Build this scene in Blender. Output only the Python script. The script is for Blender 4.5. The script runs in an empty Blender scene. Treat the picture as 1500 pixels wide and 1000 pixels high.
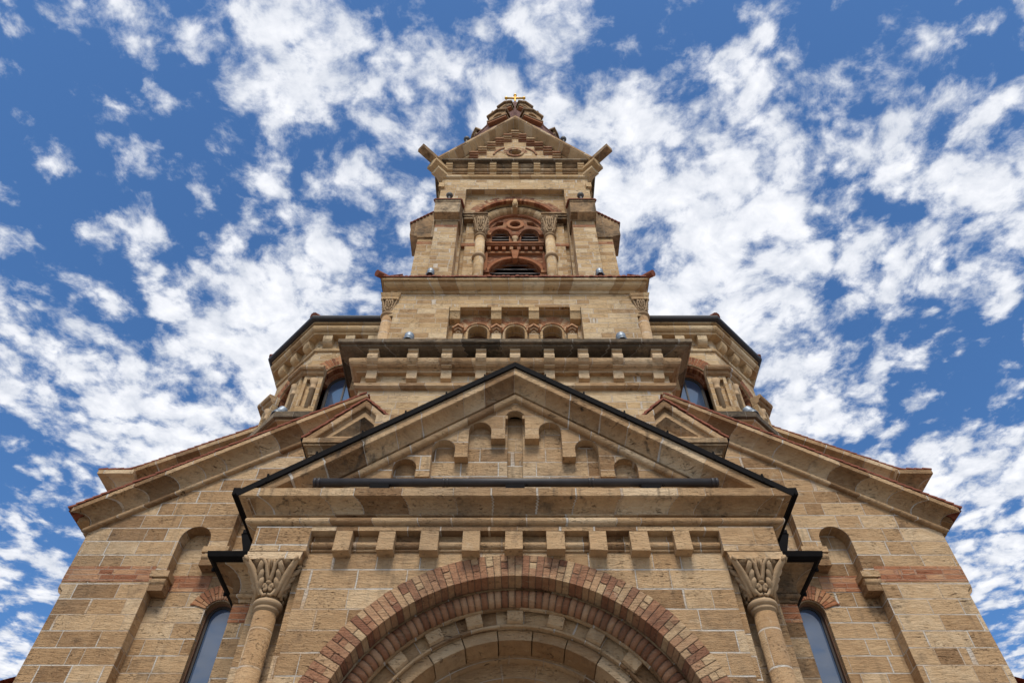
import bpy, bmesh, math, random
from mathutils import Vector, Matrix
from mathutils.geometry import tessellate_polygon
R = math.radians
random.seed(7)
scene = bpy.context.scene
col = scene.collection

# ------------------------------------------------------------------ camera
cd = bpy.data.cameras.new("camera"); cam = bpy.data.objects.new("camera", cd); col.objects.link(cam)
cam.location = (0, 0, 1.6)
cam.rotation_euler = (R(90 + 50.4), 0, 0)
cd.lens = 36 * 1050 / 1500.0; cd.sensor_width = 36; cd.shift_x = -0.003
cd.clip_start = 0.1; cd.clip_end = 6000
scene.camera = cam

# ------------------------------------------------------------------ exposure
scene.view_settings.view_transform = 'Standard'; scene.view_settings.look = 'None'
scene.view_settings.gamma = 1.0; scene.view_settings.exposure = 0.68
scene.view_settings.use_curve_mapping = False

SUN_EL, SUN_AZ = 54.0, 180.0        # azimuth clockwise from +Y (the way the camera looks); sun high behind the viewer through thin cloud


# ------------------------------------------------------------------ node helpers
class NT:
    def __init__(s, tree):
        s.t = tree; s.n = tree.nodes; s.l = tree.links
    def new(s, typ, **kw):
        n = s.n.new(typ)
        for k, v in kw.items():
            setattr(n, k, v)
        return n
    def put(s, sock, v):
        if hasattr(v, 'is_output') or isinstance(v, bpy.types.NodeSocket):
            s.l.new(v, sock)
        else:
            sock.default_value = v
    def math(s, op, a, b=0.0, c=None, clamp=False):
        n = s.new('ShaderNodeMath', operation=op); n.use_clamp = clamp
        s.put(n.inputs[0], a); s.put(n.inputs[1], b)
        if c is not None: s.put(n.inputs[2], c)
        return n.outputs[0]
    def vmath(s, op, a, b=None, scale=None):
        n = s.new('ShaderNodeVectorMath', operation=op)
        s.put(n.inputs[0], a)
        if b is not None: s.put(n.inputs[1], b)
        if scale is not None: s.put(n.inputs[3], scale)
        return n
    def comb(s, x, y, z=0.0):
        n = s.new('ShaderNodeCombineXYZ')
        s.put(n.inputs[0], x); s.put(n.inputs[1], y); s.put(n.inputs[2], z)
        return n.outputs[0]
    def sep(s, v):
        n = s.new('ShaderNodeSeparateXYZ'); s.put(n.inputs[0], v); return n.outputs
    def noise(s, vec, scale, detail=2.0, rough=0.5, dist=0.0, dim='3D', w=None):
        n = s.new('ShaderNodeTexNoise', noise_dimensions=dim)
        if dim == '1D':
            s.put(n.inputs['W'], w)
        else:
            s.put(n.inputs['Vector'], vec)
        n.inputs['Scale'].default_value = scale; n.inputs['Detail'].default_value = detail
        n.inputs['Roughness'].default_value = rough; n.inputs['Distortion'].default_value = dist
        return n.outputs['Fac']
    def ramp(s, fac, stops, interp='LINEAR'):
        n = s.new('ShaderNodeValToRGB'); n.color_ramp.interpolation = interp
        e = n.color_ramp.elements
        while len(e) < len(stops): e.new(0.5)
        for k, (p, c) in enumerate(stops):
            e[k].position = p
            e[k].color = (c, c, c, 1) if isinstance(c, (int, float)) else (*c, 1)
        s.put(n.inputs[0], fac); return n.outputs[0]
    def mix(s, fac, a, b, blend='MIX'):
        n = s.new('ShaderNodeMix', data_type='RGBA', blend_type=blend)
        s.put(n.inputs[0], fac)
        for sock, v in ((n.inputs[6], a), (n.inputs[7], b)):
            if isinstance(v, tuple): v = (*v, 1) if len(v) == 3 else v
            s.put(sock, v)
        return n.outputs[2]
    def maprange(s, v, a, b, c=0.0, d=1.0, smooth=False):
        n = s.new('ShaderNodeMapRange')
        if smooth: n.interpolation_type = 'SMOOTHSTEP'
        s.put(n.inputs[0], v)
        for i, q in enumerate((a, b, c, d)): n.inputs[1 + i].default_value = q
        return n.outputs[0]


# ------------------------------------------------------------------ world: Nishita sky with an altocumulus layer
world = bpy.data.worlds.new("World"); scene.world = world; world.use_nodes = True
w = NT(world.node_tree); w.n.clear()
wo = w.new('ShaderNodeOutputWorld'); bg = w.new('ShaderNodeBackground')
w.l.new(bg.outputs[0], wo.inputs[0])
SKY = 0.1
bg.inputs[1].default_value = SKY
sky = w.new('ShaderNodeTexSky'); sky.sky_type = 'NISHITA'; sky.sun_disc = False
sky.sun_elevation = R(SUN_EL); sky.sun_rotation = R(SUN_AZ); sky.air_density = 1.0; sky.dust_density = 0.9; sky.ozone_density = 2.5
tc = w.new('ShaderNodeTexCoord')
dx, dy, dz = w.sep(tc.outputs['Generated'])
dzc = w.math('MAXIMUM', dz, 0.04)
P = w.comb(w.math('DIVIDE', dx, dzc), w.math('DIVIDE', dy, dzc), 0.0)      # the flat cloud layer overhead, seen in perspective
# where the layer is thick (x, y on the layer, radius, weight)
CLOUDS = [
    (-.30, .32, .14, .8), (-.23, .40, .10, .5), (-.08, .36, .20, .55), (.02, .50, .26, .6), (.05, .27, .10, .7), (.14, .38, .10, .45), (.20, .50, .22, .95),
    (.33, .44, .16, .7), (.38, .62, .22, .95), (.30, .80, .24, .9), (.42, .90, .22, .75), (-.18, .55, .16, .45),
    (-.36, .48, .12, .45), (-.38, .30, .10, .5), (-.62, .36, .07, .0), (-.30, .68, .18, .6), (-.45, .84, .26, .95), (-.70, .80, .14, .4),
    (-.60, .60, .12, .45), (-.95, .55, .14, .7), (-.98, .72, .22, .75), (-.88, .95, .20, .65), (-1.20, .85, .16, .3), (-.72, 1.05, .24, .95),
    (-.50, 1.10, .20, .6), (-.92, 1.28, .20, .5), (-1.25, 1.55, .34, .5), (-1.75, 2.05, .5, 1.0), (-1.35, 1.15, .20, .5),
    (.53, .42, .14, .7), (.66, .40, .10, .5), (.72, .52, .15, .85), (.64, .66, .16, .75), (.78, .70, .12, .55), (.68, .86, .10, .5),
    (.60, .90, .12, .6), (.55, 1.05, .22, .8), (.74, 1.10, .10, .35), (.95, .78, .07, .5), (1.0, .56, .0, .0), (.98, 1.22, .24, .85), (.75, 1.38, .30, .85),
    (1.25, 1.40, .28, .8), (1.0, 1.62, .34, .85), (1.45, 1.75, .22, .7), (1.42, 2.25, .4, .6), (1.2, .92, .10, .4), (1.12, 1.02, .06, .3),
    (-.55, .26, .07, .25), (-.58, .50, .05, .25), (-1.05, 1.05, .1, .4),
]
warp = w.new('ShaderNodeTexNoise'); w.put(warp.inputs['Vector'], P); warp.inputs['Scale'].default_value = 5.0; warp.inputs['Detail'].default_value = 3
wv = w.vmath('SUBTRACT', warp.outputs['Color'], (0.5, 0.5, 0.5)).outputs[0]
Pw = w.vmath('ADD', P, w.vmath('SCALE', wv, scale=0.09).outputs[0]).outputs[0]
cov = None
for (cx_, cy_, r_, a_) in CLOUDS:
    if r_ <= 0 or a_ <= 0: continue
    d_ = w.vmath('DISTANCE', Pw, (cx_, cy_, 0.0)).outputs['Value']
    b_ = w.maprange(d_, r_ * 1.25, r_ * 0.25, 0.0, a_, smooth=True)
    cov = b_ if cov is None else w.math('MAXIMUM', cov, b_)
far = w.noise(P, 1.3, 4.0, 0.55)
# outside the photographed part of the sky the layer simply goes on
rad = w.vmath('DISTANCE', P, (0.0, .9, 0.0)).outputs['Value']
outer = w.math('MULTIPLY', w.maprange(rad, 1.5, 2.4, 0.0, 0.85, smooth=True), w.maprange(far, .40, .60))
back = w.math('MULTIPLY', w.maprange(w.sep(P)[1], 0.12, -.25, 0.0, 0.9, smooth=True), w.maprange(far, .36, .56))
cov = w.math('MAXIMUM', w.math('MAXIMUM', cov, outer), back)
puff = w.noise(Pw, 17.0, 12.0, 0.66, 0.0)
vor = w.new('ShaderNodeTexVoronoi', feature='SMOOTH_F1'); vor.inputs['Scale'].default_value = 15.0; vor.inputs['Smoothness'].default_value = 0.35
jit = w.new('ShaderNodeTexNoise'); w.put(jit.inputs['Vector'], P); jit.inputs['Scale'].default_value = 24.0; jit.inputs['Detail'].default_value = 6
w.put(vor.inputs['Vector'], w.vmath('ADD', Pw, w.vmath('SCALE', w.vmath('SUBTRACT', jit.outputs['Color'], (.5, .5, .5)).outputs[0], scale=0.09).outputs[0]).outputs[0])
puff2 = w.math('SUBTRACT', 0.95, w.math('MULTIPLY', vor.outputs['Distance'], 0.95))
tex = w.math('ADD', w.math('MULTIPLY', puff, 0.64), w.math('MULTIPLY', puff2, 0.36))
dens = w.math('ADD', w.math('MULTIPLY', w.math('SUBTRACT', tex, 0.5), 3.8), w.math('SUBTRACT', cov, 0.27))
mask = w.maprange(dens, -0.24, 0.60, 0.0, 1.0, smooth=True)
thick = w.maprange(dens, 0.2, 1.1)
fine = w.noise(Pw, 16.0, 7.0, 0.6, 0.3)
cb = w.math('ADD', 0.60, w.math('ADD', w.math('MULTIPLY', thick, 0.22), w.math('MULTIPLY', w.math('SUBTRACT', fine, 0.5), 0.75)))
CL = 7.2
ccol = w.mix(w.maprange(cb, .5, .95), (CL * .56, CL * .60, CL * .68), (CL * .98, CL * .98, CL * 1.0))
skyc = w.mix(1.0, sky.outputs[0], (0.50, 0.78, 1.02), 'MULTIPLY')
w.l.new(w.mix(w.math('MULTIPLY', mask, 0.97), skyc, ccol), bg.inputs[0])

# ------------------------------------------------------------------ sun, softened by the cloud layer
sd = bpy.data.lights.new("sun", 'SUN'); sun = bpy.data.objects.new("sun", sd); col.objects.link(sun)
sd.energy = 2.0; sd.angle = R(20); sd.color = (1.0, 0.94, 0.84)
az, el = R(SUN_AZ), R(SUN_EL)
to_sun = Vector((math.sin(az) * math.cos(el), math.cos(az) * math.cos(el), math.sin(el)))
sun.rotation_euler = (-to_sun).to_track_quat('-Z', 'Y').to_euler()


# ------------------------------------------------------------------ materials
def newmat(name):
    m = bpy.data.materials.new(name); m.use_nodes = True
    t = NT(m.node_tree); t.n.clear()
    o = t.new('ShaderNodeOutputMaterial'); p = t.new('ShaderNodeBsdfPrincipled')
    t.l.new(p.outputs[0], o.inputs[0])
    p.inputs['Roughness'].default_value = 0.9
    p.inputs['Specular IOR Level'].default_value = 0.2
    return m, t, p


def weather(t, base, pos, dirt, dirtcol=(0.055, 0.045, 0.035), streak=0.0):
    """blotchy soot and lichen with shapes of their own"""
    if dirt > 0:
        a = t.noise(pos, 1.7, 6.0, 0.65)
        b = t.noise(pos, 9.0, 4.0, 0.6)
        f = t.maprange(t.math('ADD', t.math('MULTIPLY', a, 0.7), t.math('MULTIPLY', b, 0.3)), 0.62 - dirt * .25, 0.82 - dirt * .2, 0.0, 0.85)
        base = t.mix(f, base, dirtcol)
    if streak > 0:
        x, y, z = t.sep(pos)
        q = t.noise(t.comb(t.math('MULTIPLY', x, 9.0), t.math('MULTIPLY', y, 9.0), t.math('MULTIPLY', z, 0.8)), 1.0, 3.0, 0.6)
        q2 = t.noise(pos, 0.9, 2.0)
        f = t.math('MULTIPLY', t.maprange(q, 0.52, 0.72), t.maprange(q2, 0.45, 0.62, 0.0, streak))
        base = t.mix(f, base, dirtcol)
    return base


def stone(name, row=0.27, length=0.62, tones=None, mortar=(0.62, 0.57, 0.50), mort_amt=0.85, mw=0.012, dirt=0.1, streak=0.0, pit=1.0, vshift=0.0,
          island=False, var=1.0, bump=1.0):
    m, t, p = newmat(name)
    tones = tones or [(0, (0.25, 0.142, 0.068)), (.25, (0.40, 0.243, 0.121)), (.5, (0.475, 0.300, 0.157)), (.75, (0.54, 0.36, 0.198)), (1, (0.64, 0.465, 0.285))]
    uv = t.new('ShaderNodeUVMap').outputs[0]
    pos = t.new('ShaderNodeNewGeometry').outputs['Position']
    u, v, _ = t.sep(uv)
    v = t.math('ADD', v, vshift)
    if island:
        rnd = t.new('ShaderNodeNewGeometry').outputs['Random Per Island']; mort = None
    else:
        rowi = t.math('FLOOR', t.math('DIVIDE', v, row))
        wn = t.new('ShaderNodeTexWhiteNoise', noise_dimensions='1D'); t.put(wn.inputs['W'], rowi)
        wob = t.noise(None, 0.9 / length, 1.0, 0.5, dim='1D', w=t.math('ADD', u, t.math('MULTIPLY', rowi, 17.3)))
        u2 = t.math('ADD', t.math('ADD', u, t.math('MULTIPLY', wn.outputs[0], length * 3)), t.math('MULTIPLY', wob, length * 1.5))
        jig = t.math('MULTIPLY', t.math('SUBTRACT', t.noise(pos, 4.0, 3.0), 0.5), 0.02)
        bt = t.new('ShaderNodeTexBrick'); bt.offset = 0.37; bt.squash = 1.0
        t.put(bt.inputs['Vector'], t.comb(t.math('ADD', u2, jig), t.math('ADD', v, t.math('MULTIPLY', jig, .5))))
        bt.inputs['Color1'].default_value = (0, 0, 0, 1); bt.inputs['Color2'].default_value = (1, 1, 1, 1); bt.inputs['Mortar'].default_value = (.5, .5, .5, 1)
        bt.inputs['Scale'].default_value = 1.0; bt.inputs['Mortar Size'].default_value = mw; bt.inputs['Mortar Smooth'].default_value = 0.25
        bt.inputs['Brick Width'].default_value = length; bt.inputs['Row Height'].default_value = row
        rnd = t.sep(bt.outputs['Color'])[0]; mort = bt.outputs['Fac']
    rnd = t.math('ADD', 0.5, t.math('MULTIPLY', t.math('SUBTRACT', rnd, 0.5), var))
    x, y, z = t.sep(pos)
    mott = t.noise(pos, 6.0, 5.0, 0.65)
    rnd2 = t.math('ADD', rnd, t.math('MULTIPLY', t.math('SUBTRACT', mott, 0.5), 0.6), clamp=True)
    c = t.ramp(rnd2, tones)
    # bedding lines of the shell limestone
    wp = t.new('ShaderNodeTexNoise'); t.put(wp.inputs['Vector'], pos); wp.inputs['Scale'].default_value = 2.3; wp.inputs['Detail'].default_value = 3
    wz = t.math('ADD', z, t.math('MULTIPLY', t.math('SUBTRACT', wp.outputs['Fac'], 0.5), 0.10))
    if not island: wz = t.math('ADD', wz, t.math('MULTIPLY', rnd, 7.0))
    patch = t.maprange(t.noise(pos, 1.9, 4.0, 0.65), 0.46, 0.62, 0.0, 1.0)
    bedv = t.comb(t.math('MULTIPLY', x, 4.0), t.math('MULTIPLY', y, 4.0), t.math('MULTIPLY', wz, 24.0))
    bed = t.noise(bedv, 1.0, 6.0, 0.72)
    c = t.mix(t.maprange(bed, 0.52, 0.74, 0.0, 0.38 * pit), c, (0.20, 0.105, 0.045))
    c = t.mix(t.maprange(bed, 0.46, 0.30, 0.0, 0.30), c, (0.64, 0.46, 0.27))
    # fissures and pits
    fv = t.comb(t.math('MULTIPLY', x, 7.0), t.math('MULTIPLY', y, 7.0), t.math('MULTIPLY', wz, 38.0))
    fis = t.math('MULTIPLY', t.maprange(t.noise(fv, 1.0, 2.0, 0.5), 0.64, 0.71), patch)
    pv = t.comb(t.math('MULTIPLY', x, 26.0), t.math('MULTIPLY', y, 26.0), t.math('MULTIPLY', wz, 48.0))
    pits = t.math('MULTIPLY', t.maprange(t.noise(pv, 1.0, 3.0, 0.65), 0.60, 0.70), t.math('ADD', 0.05, t.math('MULTIPLY', patch, 0.7)))
    pits = t.math('MAXIMUM', pits, fis)
    c = t.mix(t.math('MULTIPLY', pits, min(.9, 0.70 * pit)), c, (0.085, 0.045, 0.02))
    wash = t.noise(pos, 2.6, 7.0, 0.7)
    c = t.mix(t.maprange(wash, 0.62, 0.70, 0.0, 0.45), c, (0.60, 0.47, 0.32))
    stain = t.noise(pos, 0.55, 6.0, 0.62)
    c = t.mix(t.maprange(stain, 0.52, 0.70, 0.0, 0.42), c, (0.215, 0.152, 0.098))
    c = weather(t, c, pos, dirt, streak=streak)
    if mort is not None:
        pm = t.maprange(t.noise(pos, 0.9, 4.0, 0.65), 0.40, 0.56, 0.18, mort_amt)
        c = t.mix(t.math('MULTIPLY', mort, pm), c, mortar)
    t.l.new(c, p.inputs['Base Color'])
    grain = t.noise(pos, 55.0, 3.0, 0.7)
    h = t.math('ADD', t.math('MULTIPLY', pits, -1.7), t.math('MULTIPLY', bed, -1.3))
    h = t.math('ADD', h, t.math('ADD', t.math('MULTIPLY', grain, 0.5), t.math('MULTIPLY', mott, 0.9)))
    if mort is not None: h = t.math('SUBTRACT', h, t.math('MULTIPLY', mort, 0.7))
    bv = t.new('ShaderNodeBevel'); bv.samples = 3; bv.inputs['Radius'].default_value = 0.016
    b = t.new('ShaderNodeBump'); t.l.new(bv.outputs[0], b.inputs['Normal']); b.inputs['Strength'].default_value = 0.9 * bump; b.inputs['Distance'].default_value = 0.03
    t.l.new(h, b.inputs['Height']); t.l.new(b.outputs[0], p.inputs['Normal'])
    return m


BRICK = [(0, (0.23, 0.098, 0.056)), (.3, (0.345, 0.165, 0.090)), (.55, (0.42, 0.230, 0.126)), (.8, (0.48, 0.300, 0.165)), (1, (0.55, 0.385, 0.22))]
REDB = [(0, (0.16, 0.055, 0.026)), (.4, (0.28, 0.100, 0.044)), (.7, (0.37, 0.148, 0.066)), (1, (0.45, 0.24, 0.12))]
PALE = [(0, (0.37, 0.220, 0.105)), (.25, (0.49, 0.318, 0.160)), (.6, (0.575, 0.390, 0.205)), (1, (0.67, 0.505, 0.31))]
MT = {}
MT['ashlar'] = stone('ashlar_limestone', 0.27, 0.58, dirt=0.26, mw=0.011, var=0.95, streak=0.45, pit=1.35)
MT['ashlar_up'] = stone('pale_limestone', 0.20, 0.46, PALE, dirt=0.18, mort_amt=0.7, mw=0.010, var=0.9, pit=1.3, streak=0.3)
MT['trim'] = stone('moulded_limestone', 40.0, 0.50, mort_amt=0.85, mw=0.010, dirt=0.28, vshift=20.0, pit=1.1, var=1.25, streak=.2)
MT['trim_up'] = stone('pale_moulded_limestone', 40.0, 0.42, PALE, mort_amt=0.45, mw=0.010, dirt=0.14, vshift=20.0, pit=0.7)
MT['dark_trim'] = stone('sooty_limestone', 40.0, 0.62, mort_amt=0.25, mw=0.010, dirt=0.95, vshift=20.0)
MT['sooty_roll'] = stone('spotted_limestone', 40.0, 0.62, mort_amt=0.4, mw=0.010, dirt=0.45, vshift=20.0)
MT['black_trim'] = stone('lichen_shade_blackened_limestone', 40.0, 0.7, [(0, (.055, .043, .03)), (.5, (.145, .108, .072)), (1, (.30, .22, .14))], mort_amt=0.3, dirt=0.5, vshift=20.0)  # lichen-black copings; the same tone paints shade into the tower soffit
MT['streaked'] = stone('rain_streaked_limestone', 40.0, 0.55, mort_amt=0.8, mw=0.010, dirt=0.3, streak=0.95, vshift=20.0, pit=1.1, var=1.3)
MT['drum'] = stone('column_drum_limestone', 0.46, 1.6, mort_amt=0.9, mw=0.013, dirt=0.15)
MT['archbrick'] = stone('orange_brick_arches', island=True, tones=[(0, (.36, .15, .075)), (.5, (.49, .24, .12)), (1, (.60, .41, .24))], dirt=.05, pit=.15)
MT['bell'] = stone('dark_carved_limestone', island=True, dirt=0.5, pit=0.3, var=.3, tones=[(0, (.15, .095, .05)), (1, (.27, .18, .10))])  # bell in a darker base tone than its leaves, plus blotchy dirt
MT['block'] = stone('cut_limestone_blocks', island=True, dirt=0.18)
MT['block_up'] = stone('pale_limestone_blocks', island=True, dirt=0.12, tones=PALE)
MT['carved'] = stone('carved_limestone', island=True, dirt=0.18, pit=0.25, var=0.3, bump=0.4,
                     tones=[(0, (0.32, 0.21, 0.115)), (.5, (0.42, 0.285, 0.165)), (1, (0.51, 0.37, 0.23))])
MT['voussoir'] = stone('mixed_brick_voussoirs', island=True, tones=BRICK, dirt=0.35, pit=0.6, bump=1.0, var=1.0)
MT['mortar'] = stone('old_mortar', island=True, tones=[(0, (.16, .105, .070)), (1, (.24, .17, .115))], dirt=.1, pit=.3)
MT['rollbrick'] = stone('round_arch_bricks', island=True, tones=[(0, (.20, .085, .045)), (.4, (.32, .150, .080)), (.7, (.40, .215, .12)), (1, (.46, .29, .17))], dirt=0.08, pit=0.25, bump=0.6)
MT['redbrick'] = stone('red_brick_pieces', island=True, tones=REDB, dirt=0.08, pit=0.2, bump=0.6, var=0.9)
MT['band'] = stone('brick_band', 0.095, 0.36, [(0, (.27, .095, .045)), (.5, (.40, .165, .080)), (1, (.50, .27, .14))], mortar=(0.42, 0.30, 0.22), mort_amt=0.8, mw=0.009, dirt=0.06, pit=0.35)
MT['brickwall'] = stone('red_brickwork', 0.075, 0.24, REDB, mortar=(0.40, 0.26, 0.18), mort_amt=0.5, mw=0.008, dirt=0.08, pit=0.2)
MT['spire'] = stone('dark_red_spire_tiles', 0.16, 0.24, [(0, (0.10, 0.045, 0.038)), (.4, (0.155, 0.070, 0.058)), (.8, (0.20, 0.095, 0.078)), (1, (0.27, 0.16, 0.13))],
                    mortar=(0.09, 0.05, 0.045), mort_amt=0.5, mw=0.008, dirt=0.1, pit=0.15)
MT['stained'] = stone('damp_stained_limestone', 0.27, 0.60, dirt=0.7, mort_amt=0.4, streak=0.8)


def simple(name, c, rough=0.5, metal=0.0, var=0.25, scale=8.0, spec=0.4):
    m, t, p = newmat(name)
    pos = t.new('ShaderNodeNewGeometry').outputs['Position']
    n = t.noise(pos, scale, 5.0, 0.65)
    d = tuple(max(0, q * (1 - var)) for q in c); e = tuple(min(1, q * (1 + var)) for q in c)
    t.l.new(t.mix(n, d, e), p.inputs['Base Color'])
    p.inputs['Roughness'].default_value = rough; p.inputs['Metallic'].default_value = metal; p.inputs['Specular IOR Level'].default_value = spec
    b = t.new('ShaderNodeBump'); b.inputs['Strength'].default_value = 0.15; b.inputs['Distance'].default_value = 0.01
    t.l.new(n, b.inputs['Height']); t.l.new(b.outputs[0], p.inputs['Normal'])
    return m


MT['black'] = simple('black_sheet_metal', (0.009, 0.008, 0.008), 0.75, 0.0, 0.5, 8.0, 0.05)
MT['tube'] = simple('dark_grey_coated_metal', (0.042, 0.038, 0.039), 0.5, 0.0, 0.45, 6.0, 0.25)
MT['grey'] = simple('grey_lamp_housing', (0.27, 0.31, 0.35), 0.45, 0.2)
MT['lens'] = simple('lamp_lens', (0.03, 0.03, 0.035), 0.15)
MT['gold'] = simple('gilded_metal', (0.62, 0.34, 0.06), 0.45, 1.0, 0.15)
MT['ball'] = simple('weathered_ball', (0.075, 0.068, 0.06), 0.6)
MT['tile'] = simple('red_clay_tile', (0.22, 0.075, 0.045), 0.85, 0.0, 0.65, 9.0, 0.15)
MT['louver'] = simple('grey_brown_louvre_board', (0.20, 0.165, 0.15), 0.7)
MT['wood'] = simple('brown_wood', (0.15, 0.075, 0.04), 0.7)
MT['framewood'] = simple('dark_window_frame', (0.045, 0.035, 0.03), 0.6)
MT['dark'] = simple('dark_interior', (0.015, 0.012, 0.011), 0.9)  # near-black tone standing in for the shade inside openings


def glassmat():
    m, t, p = newmat('window_glass')
    p.inputs['Base Color'].default_value = (0.055, 0.085, 0.145, 1); p.inputs['Roughness'].default_value = 0.04
    p.inputs['Specular IOR Level'].default_value = 0.7; p.inputs['IOR'].default_value = 1.75
    pos = t.new('ShaderNodeNewGeometry').outputs['Position']
    b = t.new('ShaderNodeBump'); b.inputs['Strength'].default_value = 0.05; b.inputs['Distance'].default_value = 0.05
    t.l.new(t.noise(pos, 1.5), b.inputs['Height']); t.l.new(b.outputs[0], p.inputs['Normal'])
    return m


MT['glass'] = glassmat()


def rooftile():
    m, t, p = newmat('red_tiled_roof')
    uv = t.new('ShaderNodeUVMap').outputs[0]; u, v, _ = t.sep(uv)
    pos = t.new('ShaderNodeNewGeometry').outputs['Position']
    wv_ = t.math('SINE', t.math('MULTIPLY', u, 2 * math.pi / 0.2))
    lap = t.math('FRACT', t.math('DIVIDE', v, 0.33))
    n = t.noise(pos, 5.0, 4.0, 0.6)
    t.l.new(t.ramp(n, [(.3, (.16, .045, .03)), (.5, (.30, .095, .055)), (.7, (.40, .16, .10))]), p.inputs['Base Color'])
    b = t.new('ShaderNodeBump'); b.inputs['Distance'].default_value = 0.05; b.inputs['Strength'].default_value = 0.9
    t.l.new(t.math('ADD', wv_, t.math('MULTIPLY', lap, -0.8)), b.inputs['Height']); t.l.new(b.outputs[0], p.inputs['Normal'])
    return m


MT['roof'] = rooftile()


def groundmat():
    m, t, p = newmat('granite_paving')
    pos = t.new('ShaderNodeNewGeometry').outputs['Position']
    bt = t.new('ShaderNodeTexBrick'); t.put(bt.inputs['Vector'], pos)
    bt.inputs['Scale'].default_value = 1.0; bt.inputs['Brick Width'].default_value = 0.6; bt.inputs['Row Height'].default_value = 0.4; bt.inputs['Mortar Size'].default_value = 0.008
    bt.inputs['Color1'].default_value = (.22, .20, .18, 1); bt.inputs['Color2'].default_value = (.30, .275, .24, 1); bt.inputs['Mortar'].default_value = (.16, .15, .13, 1)
    n = t.noise(pos, 3.0, 5.0)
    t.l.new(t.mix(t.maprange(n, .4, .8, 0.0, .4), bt.outputs['Color'], (.25, .23, .20)), p.inputs['Base Color'])
    p.inputs['Roughness'].default_value = 0.8
    return m


MT['ground'] = groundmat()


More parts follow.
